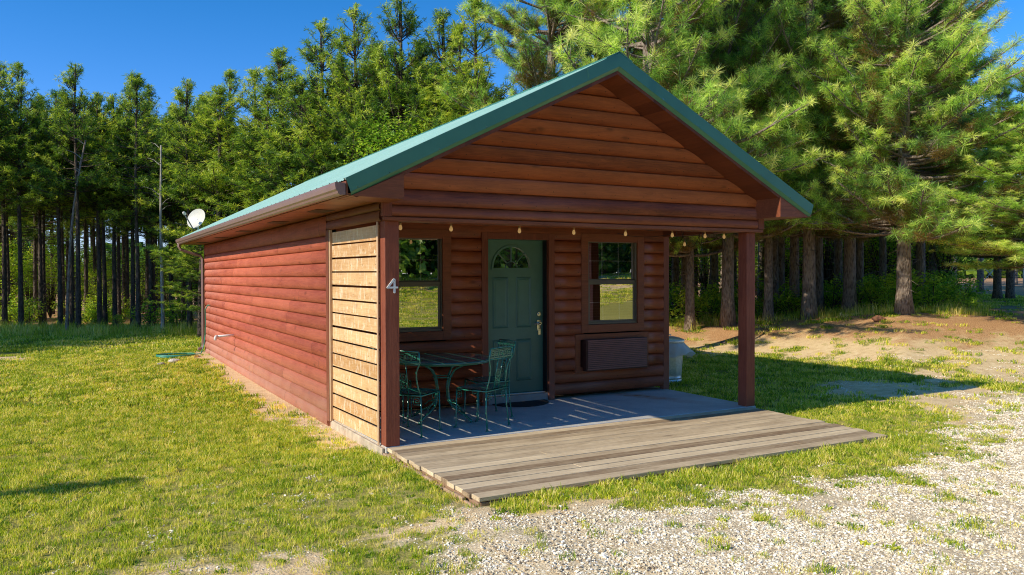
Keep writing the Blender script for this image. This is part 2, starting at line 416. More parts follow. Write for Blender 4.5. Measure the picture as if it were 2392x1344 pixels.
def grade(lo, hi, a, b, step, grow=1.16):
    xs = list(np.arange(lo, hi + 1e-6, step)); s = step; v = xs[-1]
    while v < b: s *= grow; v += s; xs.append(v)
    s = step; v = xs[0]
    while v > a: s *= grow; v -= s; xs.insert(0, v)
    return xs
gx = grade(-6.5, 13, -420, 420, .13); gy = grade(-5.5, 14, -420, 420, .13)
V = []; A = [[], [], [], []]
for yy in gy:
    for xx in gx:
        V.append((xx, yy, terrain(xx, yy)))
        for k, mv in enumerate(masks(xx, yy)): A[k].append(mv)
W_ = len(gx)
Fs = [(j * W_ + i, j * W_ + i + 1, (j + 1) * W_ + i + 1, (j + 1) * W_ + i) for j in range(len(gy) - 1) for i in range(W_ - 1)]
me = bpy.data.meshes.new('ground'); me.from_pydata(V, [], Fs)
for nm, arr in zip(('gravel', 'dirt', 'litter', 'dry'), A):
    at_ = me.attributes.new(nm, 'FLOAT', 'POINT'); at_.data.foreach_set('value', arr)
me.polygons.foreach_set('use_smooth', [True] * len(Fs))
def ground_mat():
    t = NT('ground_cover'); o = t.obj()
    def at2(n): return t.n('ShaderNodeAttribute', attribute_name=n).outputs['Fac']
    g, d, l, dry = at2('gravel'), at2('dirt'), at2('litter'), at2('dry')
    nf = t.noise(o, 60, 4, .7); nm = t.noise(o, 7, 5, .65); nl = t.noise(o, 1.3, 5, .6)
    grass = t.ramp(t.math('ADD', t.math('MULTIPLY', nf, .6), t.math('MULTIPLY', nm, .4)), [(.3, (.05, .07, .008)), (.5, (.19, .20, .02)), (.7, (.46, .40, .08))])
    dryc = t.ramp(nf, [(.3, (.30, .27, .05)), (.7, (.62, .52, .20))])
    c = t.mix(t.math('MULTIPLY', dry, .7), grass, dryc)
    sand = t.ramp(t.math('ADD', t.math('MULTIPLY', nf, .5), t.math('MULTIPLY', nm, .5)), [(.3, (.50, .33, .16)), (.5, (.82, .60, .34)), (.7, (.95, .78, .52))])
    dm = t.mr(t.math('ADD', d, t.math('MULTIPLY', t.math('SUBTRACT', nm, .5), .8)), .35, .6)
    c = t.mix(dm, c, sand)
    vo = t.n('ShaderNodeTexVoronoi'); t.l(o, vo.inputs['Vector']); vo.inputs['Scale'].default_value = 55
    peb = t.mix(t.mr(vo.outputs['Distance'], .15, .6), (.93, .83, .63), (.58, .44, .26))
    peb = t.mix(t.mr(nm, .35, .65, 0, .6), peb, (.88, .68, .42))
    gm = t.mr(t.math('ADD', g, t.math('MULTIPLY', t.math('SUBTRACT', nm, .5), .9)), .35, .6)
    c = t.mix(gm, c, peb)
    lit = t.ramp(nf, [(.3, (.17, .075, .03)), (.5, (.56, .30, .14)), (.7, (.88, .60, .35))])
    lm = t.mr(t.math('ADD', t.math('ADD', l, t.math('MULTIPLY', t.math('SUBTRACT', nl, .5), 1.2)), t.math('MULTIPLY', t.math('SUBTRACT', nm, .5), 1.1)), .45, .85)
    c = t.mix(lm, c, lit)
    h = t.math('ADD', nf, t.math('MULTIPLY', vo.outputs['Distance'], .5))
    return t.done(t.bsdf(c, .95, 0, .15, t.bump(h, .6, .02)))
me.materials.append(ground_mat()); me.update()
gr = bpy.data.objects.new('ground', me); COL.objects.link(gr); tag(gr, kind='structure')

# ------------------------------------------------------------------ scattered ground cover (uncountable: one object per kind)
def blades_mesh(name, n, r, h0, h1, w, seed, lean=.5, mat=None, dryp=.2):
    rs = np.random.default_rng(seed); vs = []; fs = []; tn = []
    for i in range(n):
        a = rs.uniform(0, 2 * PI); q = r * math.sqrt(rs.uniform(0, 1)); x, y = q * math.cos(a), q * math.sin(a)
        h = rs.uniform(h0, h1); b = rs.uniform(0, 2 * PI); lx, ly = lean * h * rs.uniform(.2, 1.2) * np.array([math.cos(b), math.sin(b)])
        c = rs.uniform(0, 2 * PI); wx, wy = w * .5 * math.cos(c), w * .5 * math.sin(c); k = len(vs)
        vs += [(x - wx, y - wy, -.01), (x + wx, y + wy, -.01), (x + lx * .4 + wx * .8, y + ly * .4 + wy * .8, h * .6), (x + lx * .4 - wx * .8, y + ly * .4 - wy * .8, h * .6), (x + lx, y + ly, h)]
        fs += [(k, k + 1, k + 2, k + 3), (k + 3, k + 2, k + 4)]
        tv = min(1, max(0, rs.normal(.45, .16))) if rs.uniform() > dryp else rs.uniform(.75, 1)
        tn += [tv] * 5
    m = bpy.data.meshes.new(name); m.from_pydata(vs, [], fs); at_ = m.attributes.new('tint', 'FLOAT', 'POINT'); at_.data.foreach_set('value', tn)
    m.materials.append(mat or M['grass']); return m

def gravel_mesh(name, n, r, s0, s1, seed):
    rs = np.random.default_rng(seed); mb = MB()
    vs = []; fs = []; tn = []
    base = [(1, 0, 0), (-1, 0, 0), (0, 1, 0), (0, -1, 0), (0, 0, 1), (0, 0, -1), ]
    cub = [(x, y, z) for x in (-.75, .75) for y in (-.7, .7) for z in (-.6, .6)]
    fc = [(0, 1, 3, 2), (4, 6, 7, 5), (0, 4, 5, 1), (2, 3, 7, 6), (0, 2, 6, 4), (1, 5, 7, 3)]
    for i in range(n):
        a = rs.uniform(0, 2 * PI); q = r * math.sqrt(rs.uniform(0, 1)); s = s0 + (s1 - s0) * rs.uniform() ** 2.5
        R = Matrix.Rotation(rs.uniform(0, 6), 3, Vector(rs.normal(size=3)).normalized()); k = len(vs)
        sc = rs.uniform(.6, 1.2, 3)
        for p in cub:
            p = Vector((p[0] * sc[0], p[1] * sc[1], p[2] * sc[2])) * s * rs.uniform(.7, 1.15)
            p = R @ p; vs.append((q * math.cos(a) + p.x, q * math.sin(a) + p.y, s * .35 + p.z * .8))
        fs += [tuple(k + j for j in f) for f in fc]; tn += [rs.uniform()] * 8
    m = bpy.data.meshes.new(name); m.from_pydata(vs, [], fs); at_ = m.attributes.new('tint', 'FLOAT', 'POINT'); at_.data.foreach_set('value', tn)
    return m

def gravel_mat():
    t = NT('gravel_stone'); a = t.n('ShaderNodeAttribute', attribute_name='tint'); n = t.noise(t.obj(), 40, 3)
    c = t.ramp(a.outputs['Fac'], [(0, (.22, .18, .14)), (.15, (.50, .40, .26)), (.4, (.82, .70, .50)), (.75, (.93, .86, .70)), (1, (.97, .94, .88))])
    c = t.mix(t.mr(n, .4, .7, 0, .25), c, (.5, .38, .24))
    return t.done(t.bsdf(c, .85, 0, .25))
M['gravel'] = gravel_mat()

HID = bpy.data.collections.new('ground_cover_sources')
def scatter(name, mesh_variants, pts, label, cat):
    """one object that sets small source meshes on many points with geometry nodes"""
    n = len(pts); m = bpy.data.meshes.new(name); m.from_pydata([p[0] for p in pts], [], [])
    for nm, i in (('sc', 1), ('rz', 2)):
        at_ = m.attributes.new(nm, 'FLOAT', 'POINT'); at_.data.foreach_set('value', [p[i] for p in pts])
    at_ = m.attributes.new('vi', 'INT', 'POINT'); at_.data.foreach_set('value', [random.randrange(len(mesh_variants)) for _ in pts])
    o = bpy.data.objects.new(name, m); COL.objects.link(o); tag(o, label, cat, kind='stuff')
    src = []
    ng = bpy.data.node_groups.new(name + '_nodes', 'GeometryNodeTree')
    ng.interface.new_socket('Geometry', in_out='INPUT', socket_type='NodeSocketGeometry'); ng.interface.new_socket('Geometry', in_out='OUTPUT', socket_type='NodeSocketGeometry')
    N, L = ng.nodes.new, ng.links.new
    gi = N('NodeGroupInput'); go = N('NodeGroupOutput'); jn = N('GeometryNodeJoinGeometry')
    def attr(nm, ty):
        a = N('GeometryNodeInputNamedAttribute'); a.data_type = ty; a.inputs[0].default_value = nm; return [s for s in a.outputs if s.enabled][0]
    for k, vm in enumerate(mesh_variants):
        so = bpy.data.objects.new(vm.name, vm); HID.objects.link(so)
        oi = N('GeometryNodeObjectInfo'); oi.inputs[0].default_value = so; oi.inputs['As Instance'].default_value = True
        ip = N('GeometryNodeInstanceOnPoints'); L(gi.outputs[0], ip.inputs['Points']); L(oi.outputs['Geometry'], ip.inputs['Instance'])
        cmp_ = N('FunctionNodeCompare'); cmp_.data_type = 'INT'; cmp_.operation = 'EQUAL'
        ii = [s for s in cmp_.inputs if s.enabled]; L(attr('vi', 'INT'), ii[0]); ii[1].default_value = k
        L(cmp_.outputs[0], ip.inputs['Selection'])
        cb = N('ShaderNodeCombineXYZ'); L(attr('rz', 'FLOAT'), cb.inputs[2]); L(cb.outputs[0], ip.inputs['Rotation'])
        c2 = N('ShaderNodeCombineXYZ')
        for q in range(3): L(attr('sc', 'FLOAT'), c2.inputs[q])
        L(c2.outputs[0], ip.inputs['Scale']); L(ip.outputs[0], jn.inputs[0])
    L(jn.outputs[0], go.inputs[0])
    md = o.modifiers.new('scatter', 'NODES'); md.node_group = ng
    return o

def on_build(x, y, pad=0.0):
    if -.06 - pad < x < 5.02 + pad and -.02 < y < 11.95 + pad: return True
    if -.03 - pad < x < 4.9 + pad and -2.10 - pad < y <= 0: return True
    return False

def in_view(x, y, side=1.35, back=2.0):
    d, l = view(x, y)
    return d > back and abs(l) < .66 * d * 1.0 + side

gpts_near, gpts_mid, gpts_far, weeds, gravels, gravels_far = [], [], [], [], [], []
rr = random.Random(5)
def scat(n, x0, x1, y0, y1, fn):
    for _ in range(n):
        x, y = rr.uniform(x0, x1), rr.uniform(y0, y1); fn(x, y)
def f_near(x, y):
    d, l = view(x, y)
    if d < 1.5 or d > 10.5 or abs(l) > .68 * d + 3.2 or on_build(x, y, .0): return
    g, di, li, dry = masks(x, y); n = nz(x, y, 3.1, 40) + .6 * nz(x, y, 8, 50)
    p = (1 - .93 * sst(.25, .6, g + .25 * n)) * (1 - .85 * sst(.35, .7, di + .3 * n)) * (1 - .8 * li)
    if g > .4 and n > .42: p = max(p, .6)
    p *= 1 - .25 * dry
    eg = 1.0
    if -2.45 < y < -2.1 and 0 < x < 5: p = max(p, .9); eg = 1.35
    if rr.random() < p: gpts_near.append(((x, y, terrain(x, y)), eg * rr.uniform(.6, 1.3) * (1 - .25 * dry) * (1 + .25 * n), rr.uniform(0, 6.28)))
def f_mid(x, y):
    d, l = view(x, y)
    if d < 10 or d > 19 or abs(l) > .68 * d + 3.5 or on_build(x, y, .05): return
    g, di, li, dry = masks(x, y); n = nz(x, y, 2.1, 40)
    p = (1 - .9 * g) * (1 - .9 * sst(.35, .7, di + .3 * n)) * (1 - .6 * li) * (1 - .25 * dry)
    if rr.random() < p: gpts_mid.append(((x, y, terrain(x, y)), rr.uniform(.7, 1.3), rr.uniform(0, 6.28)))
def f_far(x, y):
    d, l = view(x, y)
    if d < 18 or d > 32 or abs(l) > .68 * d + 4 or on_build(x, y, .1): return
    g, di, li, dry = masks(x, y)
    p = (1 - .9 * sst(.35, .7, di)) * (1 - .45 * li)
    if rr.random() < p: gpts_far.append(((x, y, terrain(x, y)), rr.uniform(.6, 1.3), rr.uniform(0, 6.28)))
scat(118000, -9.5, 11.5, -7.5, 6.5, f_near)
scat(38000, -10.5, 22, -6, 13, f_mid)
scat(14000, -13, 29, -4, 24, f_far)
for _ in range(12000):   # rough grass on the near side of the bank that the windows mirror
    x, y = rr.uniform(1, 34), rr.uniform(-31, -4.5); g, di, li, dry = masks(x, y)
    if view(x, y)[0] > .6: continue
    if rr.random() < (1 - .9 * g) * (1 - .9 * di): gpts_far.append(((x, y, terrain(x, y)), rr.uniform(.4, .9) * (1 + max(0, -y - 12) * .04), rr.uniform(0, 6.28)))
def f_grav(x, y):
    d, l = view(x, y)
    if d < 1.5 or d > 15 or abs(l) > .68 * d + 3.2 or on_build(x, y, .1): return
    g, di, li, dry = masks(x, y); n = nz(x, y, 2.3, 60)
    p = max(sst(.3, .75, g + .35 * n), .12 * di, .025)
    if rr.random() < p * (1 if d < 9 else .5): gravels.append(((x, y, terrain(x, y) - .004), rr.uniform(.7, 1.3), rr.uniform(0, 6.28)))
scat(30000, -3.5, 16, -8.0, 2.5, f_grav)
bn = [blades_mesh('short_grass', 26, .065, .018, .05, .0055, s, .8) for s in (1, 2, 3)]
bn = bn * 2 + [blades_mesh('dry_grass', 22, .075, .012, .04, .005, 8, 1.2, dryp=.95), blades_mesh('long_grass', 24, .06, .025, .062, .0055, 9, .6, dryp=.3), blades_mesh('broad_weed', 20, .05, .008, .03, .017, 10, 1.6, dryp=0)]
bm_ = [blades_mesh('mid_grass', 44, .13, .02, .055, .011, s, .8) for s in (4, 5)]
bf = [blades_mesh('far_grass', 60, .28, .03, .08, .022, s, .7) for s in (6, 7)]
gvm = [gravel_mesh('gravel_patch', 80, .15, .003, .0115, s) for s in (1, 2, 3)]
for g_ in gvm: g_.materials.append(M['gravel'])
scatter('grass', bn, gpts_near, 'short green and straw coloured lawn grass around the cabin', 'grass')
scatter('meadow_grass', bm_, gpts_mid, 'mown grass further back on both sides of the cabin', 'grass')
scatter('forest_edge_grass', bf, gpts_far, 'grass strip along the foot of the pine trees', 'grass')
scatter('gravel', gvm, gravels, 'pale crushed gravel scattered over the drive in front of the deck', 'gravel')

# ------------------------------------------------------------------ cabin
Wd, PP, LL, Hb = 4.96, 1.777, 11.85, 2.215
RX, RZ, SL = 2.48, 4.04, 0.5
OH, OX = -.463, -.52
cabin = empty('cabin', (0, 0, 0))
tag(cabin, 'small red-brown log-sided cabin with green metal gable roof and open porch', 'cabin')

def roofz(x): return RZ - SL * abs(x - RX)

PROF = [(0.0, -.006), (0.006, .016)] + [(s, .048 * math.sqrt(max(0, 1 - ((s - .38) / (.43 if s < .38 else .64)) ** 2)) + .001) for s in (.03, .08, .15, .24, .38, .52, .65, .77, .87, .94)] + [(.985, .009), (1.0, -.006)]
def siding_rows(mb, rows, mapper, openings=(), bounds=None):
    """rows: list of (z0, z1); mapper(u, out, z)->xyz; bounds(z)->(u0,u1); openings: (u0,u1,z0,z1)"""
    for (z0, z1) in rows:
        cuts = [(o[0], o[1]) for o in openings if o[2] < (z0 + z1) / 2 < o[3]]
        segs = [(None, None)]
        cuts.sort(); cur = None; segs = []
        for c in cuts: segs.append((cur, c[0])); cur = c[1]
        segs.append((cur, None))
        for (a, b) in segs:
            n0 = len(mb.v)
            for (s, o) in PROF:
                z = z0 + (z1 - z0) * s; u0, u1 = bounds(z)
                ua = u0 if a is None else a; ub = u1 if b is None else b
                if ub < ua: ua = ub = (ua + ub) / 2
                mb.v.append(mapper(ua, o, z)); mb.v.append(mapper(ub, o, z))
            k = len(PROF)
            for i in range(k - 1):
                mb.f.append((n0 + 2 * i, n0 + 2 * i + 1, n0 + 2 * i + 3, n0 + 2 * i + 2)); mb.m.append(0)
            mb.f.append(tuple(n0 + 2 * i for i in range(k - 1, -1, -1))); mb.m.append(0)
            mb.f.append(tuple(n0 + 2 * i + 1 for i in range(k))); mb.m.append(0)

pit = .162
rows_f = [(.048 + pit * i, .048 + pit * (i + 1)) for i in range(13)] + [(.048 + pit * 13, 2.40)]
# openings on the front wall: left window, door, right window, air conditioner
OPEN = [(.46, 1.45, .91, 2.19), (1.97, 2.975, -.1, 2.19), (3.50, 4.49, .93, 2.20), (3.41, 4.56, .39, .82)]
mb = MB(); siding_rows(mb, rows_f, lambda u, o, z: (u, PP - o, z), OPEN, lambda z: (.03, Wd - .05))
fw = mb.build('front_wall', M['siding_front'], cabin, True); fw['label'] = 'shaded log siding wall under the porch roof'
mb = MB(); siding_rows(mb, [(-.114, .048)] + rows_f, lambda u, o, z: (-o, u, z), (), lambda z: (PP + .115, LL - .04))
mb.box((-.02, .0, 2.232), (-.001, PP + .11, 2.398))
sw = mb.build('side_wall', M['siding_side'], cabin, True); sw['label'] = 'sunlit red side wall of log siding'
mb = MB(); siding_rows(mb, [(2.215, 2.32), (2.32, 2.40)], lambda u, o, z: (-.022 - o * .6, u, z), (), lambda z: (.02, PP + .1))
mb.build('side_beam', M['trim_y'], cabin, True)
mb = MB(); siding_rows(mb, rows_f, lambda u, o, z: (Wd + o, u, z), (), lambda z: (PP, LL - .04))
mb.build('far_side_wall', M['siding_side'], cabin, True)
mb = MB(); mb.extrude([(0, LL - .03, 0), (Wd, LL - .03, 0), (Wd, LL - .03, 2.4), (RX, LL - .03, roofz(RX) - .2), (0, LL - .03, 2.4)], (0, .02, 0)); mb.build('back_wall', M['siding_side'], cabin)
# dark lining behind the front wall
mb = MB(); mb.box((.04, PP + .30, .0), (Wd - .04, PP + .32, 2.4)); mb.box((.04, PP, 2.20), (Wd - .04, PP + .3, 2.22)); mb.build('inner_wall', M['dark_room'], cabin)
# foundation strip, slab
mb = MB(); mb.box((-.006, .02, -.30), (Wd + .03, LL - .02, -.004)); mb.box((-.035, .02, -.30), (-.0065, PP + .0, -.012)); mb.build('footing', M['footing'], cabin, bevel=.008)
mb = MB(); mb.box((.0, .0, -.28), (Wd + .02, PP, 0.0)); sl = mb.build('porch_slab', M['slab'], cabin, bevel=.008); sl['label'] = 'grey concrete porch slab with rust stain'
# gable
rows_g = [(2.255, 2.37)] + [(2.37 + .165 * i, 2.37 + .165 * (i + 1)) for i in range(9)]
def gb(z):
    # under-roof limits
    h = (RZ - .20 - z) / SL
    return (max(.056, RX - h), min(Wd - .0, RX + h)) if z < 2.62 else (RX - h, RX + h)
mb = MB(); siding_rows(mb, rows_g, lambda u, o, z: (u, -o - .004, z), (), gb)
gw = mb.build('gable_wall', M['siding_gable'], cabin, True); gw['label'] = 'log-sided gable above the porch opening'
# beam under the gable
mb = MB(); mb.box((-.02, .0, 2.215), (Wd + .08, .16, 2.40)); mb.box((-.028, -.055, 2.215), (Wd + .085, .0, 2.253)); mb.build('porch_beam', M['trim_x'], cabin, bevel=.004)
for bxx in ((-.042, .055), (Wd + .002, Wd + .10)):
    mb = MB(); mb.box((bxx[0], -.058, 2.256), (bxx[1], .0, 2.405)); mb.build('beam_end_trim', M['trim_z'], cabin, bevel=.003)
mb = MB(); mb.box((Wd - .07, .16, 2.235), (Wd + .07, PP, 2.40)); mb.build('side_beam', M['trim_y'], cabin, bevel=.004)
mb = MB(); mb.box((.0, .16, 2.40), (Wd, PP, 2.42)); mb.build('porch_ceiling', M['soffit'], cabin)
# posts
def post(x0, y0, w, lab):
    mb = MB(); mb.box((x0, y0, 0.001), (x0 + w, y0 + w, Hb)); o = mb.build('post', M['post'], cabin, bevel=.006); o['label'] = lab
post(.0, .0, .147, 'rough square front post beside the slatted screen'); post(Wd - .147, .0, .147, 'free-standing front post on the right')
# corner trims of the wall
mb = MB(); mb.box((-.054, PP + .005, -.03), (-.002, PP + .11, 2.214)); mb.build('corner_trim', M['trim_z'], cabin, bevel=.004)
mb = MB(); mb.box((Wd - .052, PP - .045, .0), (Wd + .05, PP + .05, 2.4)); mb.build('corner_trim', M['trim_z'], cabin, bevel=.004)
mb = MB(); mb.box((-.05, LL - .04, -.02), (.02, LL + .01, 2.4)); mb.build('corner_trim', M['trim_z'], cabin, bevel=.004)
# slatted screen between post and wall
sc = MB(); rs_ = random.Random(3)
z = .005
for i in range(14):
    zt = min(2.208, z + .137)
    tilt = (.022 - .036 * i / 13)       # near end higher for low slats
    j = rs_.uniform(-.003, .003)
    y0, y1 = .149, PP - .005
    sc.extrude([(-.018, y0, z + tilt + j), (-.018, y1, z + j), (-.018, y1, zt + j), (-.018, y0, zt + tilt * (0.9 if i < 13 else 0) + j)], (.016, 0, 0))
    z += .157
    if z > 2.19: break
so = sc.build('slatted_screen', M['screen'], cabin, bevel=.002); so['label'] = 'weathered blond boards closing the porch side'
mb = MB(); mb.box((-.048, PP - .042, -.02), (-.019, PP + .001, 2.213)); mb.build('screen_edge', M['screen_trim'], cabin, bevel=.003)
mb = MB(); mb.box((-.030, .128, -.0), (-.0185, .165, 2.213)); mb.build('screen_edge', M['screen_trim'], cabin, bevel=.003)

# door
def frame_rect(mb, x0, x1, z0, z1, w, y0, y1, bottom=True, wt=None):
    wt = wt or w
    mb.box((x0, y0, z0), (x0 + w, y1, z1)); mb.box((x1 - w, y0, z0), (x1, y1, z1)); mb.box((x0 + w, y0 + .001, z1 - wt), (x1 - w, y1, z1))
    if bottom: mb.box((x0 + w, y0 + .001, z0), (x1 - w, y1, z0 + wt))
mb = MB(); frame_rect(mb, 1.925, 3.02, .0, 2.235, .09, PP - .058, PP + .0, False, .085); mb.build('door_trim', M['trim_z'], cabin, bevel=.003)
door = empty('door', (0, 0, 0)); door.parent = cabin; door['label'] = 'dark green entry door with a fan-shaped light'
DY = PP + .085
mb = MB(); mb.box((1.975, PP, .06), (2.0, DY + .08, 2.15)); mb.box((1.975, PP, 2.148), (2.975, DY + .08, 2.19)); mb.build('jamb', M['door'], door)
mb = MB(); mb.box((2.918, PP - .002, .119), (2.975, DY + .08, 2.147)); mb.build('jamb_shade_strip', M['black'], door)  # black strip: deep shade at the right jamb put into the colour
mb = MB(); mb.box((1.97, PP - .03, .0), (2.98, DY + .05, .095)); mb.build('threshold', M['white'] if False else plain('threshold_concrete', (.34, .32, .29), .8), door, bevel=.004)
mb = MB(); mb.box((1.99, PP + .0, .096), (2.96, DY + .03, .118)); mb.build('sill', M['handle'], door, bevel=.003)
# door leaf with recessed fan light: front skin built round the arch
cxd, czd, rd = 2.44, 1.775, .285
X0, X1, Z0, Z1 = 2.002, 2.916, .12, 2.146
mb = MB()
def skin(mb, y):
    n = 24
    arc = [(cxd + rd * math.cos(PI * k / n), czd + rd * math.sin(PI * k / n)) for k in range(n + 1)]
    top = [(cxd + (rd + .0) * math.cos(PI * k / n), Z1) for k in range(n + 1)]
    for k in range(n): mb.poly([(arc[k][0], y, arc[k][1]), (top[k][0], y, Z1), (top[k + 1][0], y, Z1), (arc[k + 1][0], y, arc[k + 1][1])])
    mb.poly([(cxd + rd, y, czd), (X1, y, czd), (X1, y, Z1), (cxd + rd, y, Z1)]); mb.poly([(X0, y, czd), (cxd - rd, y, czd), (cxd - rd, y, Z1), (X0, y, Z1)])
    mb.poly([(X0, y, Z0), (X1, y, Z0), (X1, y, czd), (X0, y, czd)])
skin(mb, DY); mb.box((X0, DY + .03, Z0), (X1, DY + .045, Z1))
for (a, b, c, d) in ((2.15, 2.385, .98, 1.66), (2.50, 2.735, .98, 1.66), (2.15, 2.385, .27, .83), (2.50, 2.735, .27, .83)):
    # moulded panel: raised border, bevelled field
    def ring(i0, i1, y0, y1):
        p = [(a + i0, b - i0, c + i0, d - i0, y0), (a + i1, b - i1, c + i1, d - i1, y1)]
        q = [[(r[0], r[4], r[2]), (r[1], r[4], r[2]), (r[1], r[4], r[3]), (r[0], r[4], r[3])] for r in p]
        for k in range(4): mb.poly([q[0][k], q[0][(k + 1) % 4], q[1][(k + 1) % 4], q[1][k]])
    ring(0, .012, DY - .001, DY - .011); ring(.012, .026, DY - .011, DY + .0); ring(.026, .05, DY - .0005, DY - .006)
    mb.poly([(a + .05, DY - .006, c + .05), (b - .05, DY - .006, c + .05), (b - .05, DY - .006, d - .05), (a + .05, DY - .006, d - .05)])
mb.build('leaf', M['door'], door)
mb = MB(); n = 24   # fan light moulding and bars
for k in range(n):
    a0, a1 = PI * k / n, PI * (k + 1) / n
    for (ra, rb, ya, yb) in ((rd - .004, rd + .022, DY - .014, DY - .014), (rd + .022, rd + .028, DY - .014, DY), (rd - .004, rd - .004, DY - .014, DY + .02)):
        mb.poly([(cxd + ra * math.cos(a0), ya, czd + ra * math.sin(a0)), (cxd + rb * math.cos(a0), yb, czd + rb * math.sin(a0)), (cxd + rb * math.cos(a1), yb, czd + rb * math.sin(a1)), (cxd + ra * math.cos(a1), ya, czd + ra * math.sin(a1))])
mb.box((cxd - rd - .025, DY - .014, czd - .024), (cxd + rd + .025, DY - .001, czd + .002))
for a in (PI * .25, PI * .5, PI * .75):
    c, s_ = math.cos(a), math.sin(a); q = .006
    mb.extrude([(cxd + .09 * c - q * s_, DY + .004, czd + .09 * s_ + q * c), (cxd + .09 * c + q * s_, DY + .004, czd + .09 * s_ - q * c), (cxd + rd * c + q * s_, DY + .004, czd + rd * s_ - q * c), (cxd + rd * c - q * s_, DY + .004, czd + rd * s_ + q * c)], (0, .01, 0))
mb.tube([(cxd + .09 * math.cos(PI * k / 12), DY + .008, czd + .09 * math.sin(PI * k / 12)) for k in range(13)], .006, 6)
mb.build('fan_light_frame', M['door'], door)
mb = MB(); mb.poly([(cxd + rd * math.cos(PI * k / n), DY + .016, czd + rd * math.sin(PI * k / n)) for k in range(n + 1)]); mb.build('fan_light_pane', M['glass'], door)
mb = MB(); hx = 2.85   # deadbolt and lever plate
def disc(mb, x, z, r, y0, y1, n=20): mb.extrude([(x + r * math.cos(2 * PI * k / n), y0, z + r * math.sin(2 * PI * k / n)) for k in range(n)], (0, y1 - y0, 0))
disc(mb, hx, 1.155, .032, DY - .022, DY); disc(mb, hx, 1.155, .017, DY - .034, DY - .022)
mb.box((hx - .03, DY - .014, .93), (hx + .03, DY, 1.075)); disc(mb, hx, 1.03, .022, DY - .05, DY - .014)
mb.tube([(hx, DY - .05, 1.03), (hx - .03, DY - .062, 1.03), (hx - .10, DY - .06, 1.025)], [.011, .011, .008], 8)
mb.box((hx - .02, DY - .03, .875), (hx + .022, DY - .002, .955))
mb.build('door_handle', M['handle'], door, bevel=.003)

# windows
def window(name, x0, x1, z0, z1, rail, lab):
    w = empty(name, (0, 0, 0)); w.parent = cabin; w['label'] = lab
    mb = MB(); frame_rect(mb, x0 - .12, x1 + .11, z0 - .125, z1 + .085, .115, PP - .058, PP + .0, True, .11); mb.build('trim', M['trim_x'], w, bevel=.003)
    mb = MB(); frame_rect(mb, x0 - .006, x1 + .006, z0 - .012, z1 + .012, .028, PP - .03, PP + .06)
    mb.box((x0 + .022, PP - .02, rail - .017), (x1 - .022, PP + .03, rail + .017))
    # lower sash stands in front of the upper one
    frame_rect(mb, x0 + .022, x1 - .022, z0 + .016, rail - .016, .026, PP - .012, PP + .012)
    frame_rect(mb, x0 + .022, x1 - .022, rail + .016, z1 - .016, .018, PP + .012, PP + .032)
    mb.build('frame', M['frame'], w, bevel=.002)
    for (za, zb, yy) in ((z0 + .04, rail - .04, PP + .0), (rail + .03, z1 - .032, PP + .022)):
        mb = MB(); mb.poly([(x0 + .04, yy, za), (x1 - .04, yy, za), (x1 - .04, yy, zb), (x0 + .04, yy, zb)]); mb.build('pane', M['glass'], w)
    mb = MB()
    for (za, zb, yy) in ((z0 + .04, rail - .04, PP + .008), (rail + .03, z1 - .032, PP + .03)):
        for k in (1, 2):
            xx = x0 + (x1 - x0) * k / 3; mb.box((xx - .008, yy, za), (xx + .008, yy + .004, zb))
        zc = (za + zb) / 2; mb.box((x0 + .04, yy + .001, zc - .005), (x1 - .04, yy + .0035, zc + .005))
    mb.build('grid_bars', plain('grid_bar_paint', (.85, .82, .74), .5), w)
    mb = MB(); zz = rail + .02 if 'left' in lab else z0 + .05
    k = 0
    while zz < z1 - .03:
        mb.box((x0 + .035, PP + .06, zz), (x1 - .035, PP + .085, zz + .003)); zz += .038
    mb.build('blind', M['blind'], w)
    mb = MB(); mb.box((x0 - .02, PP + .09, z0 - .02), (x1 + .02, PP + .10, z1 + .02)); mb.build('dark_interior', M['dark_room'], w)
window('window', .575, 1.385, 1.0, 2.165, 1.585, 'window left of the door with half drawn blinds')
window('window', 3.575, 4.43, 1.005, 2.168, 1.590, 'window right of the door above the air conditioner')

# air conditioner
ac = empty('air_conditioner', (0, 0, 0)); ac.parent = cabin; ac['label'] = 'maroon through-wall air conditioner grille'
mb = MB(); frame_rect(mb, 3.352, 4.615, .335, .862, .085, PP - .060, PP + .0, True, .075); mb.build('trim', M['trim_x'], ac, bevel=.003)
mb = MB(); mb.box((3.47, PP - .155, .36), (4.52, PP + .0, .79)); mb.build('case', plain('ac_case', (.06, .022, .015), .5), ac, bevel=.008)
mb = MB()
zz = .375
while zz < .77:
    mb.extrude([(3.49, PP - .158, zz), (3.49, PP - .168, zz + .003), (3.49, PP - .164, zz + .020), (3.49, PP - .158, zz + .020)], (1.01, 0, 0)); zz += .026
mb.build('grille', plain('ac_grille', (.25, .095, .06), .42, 0, .5, .15), ac)

# house number on the left post
mb = MB()
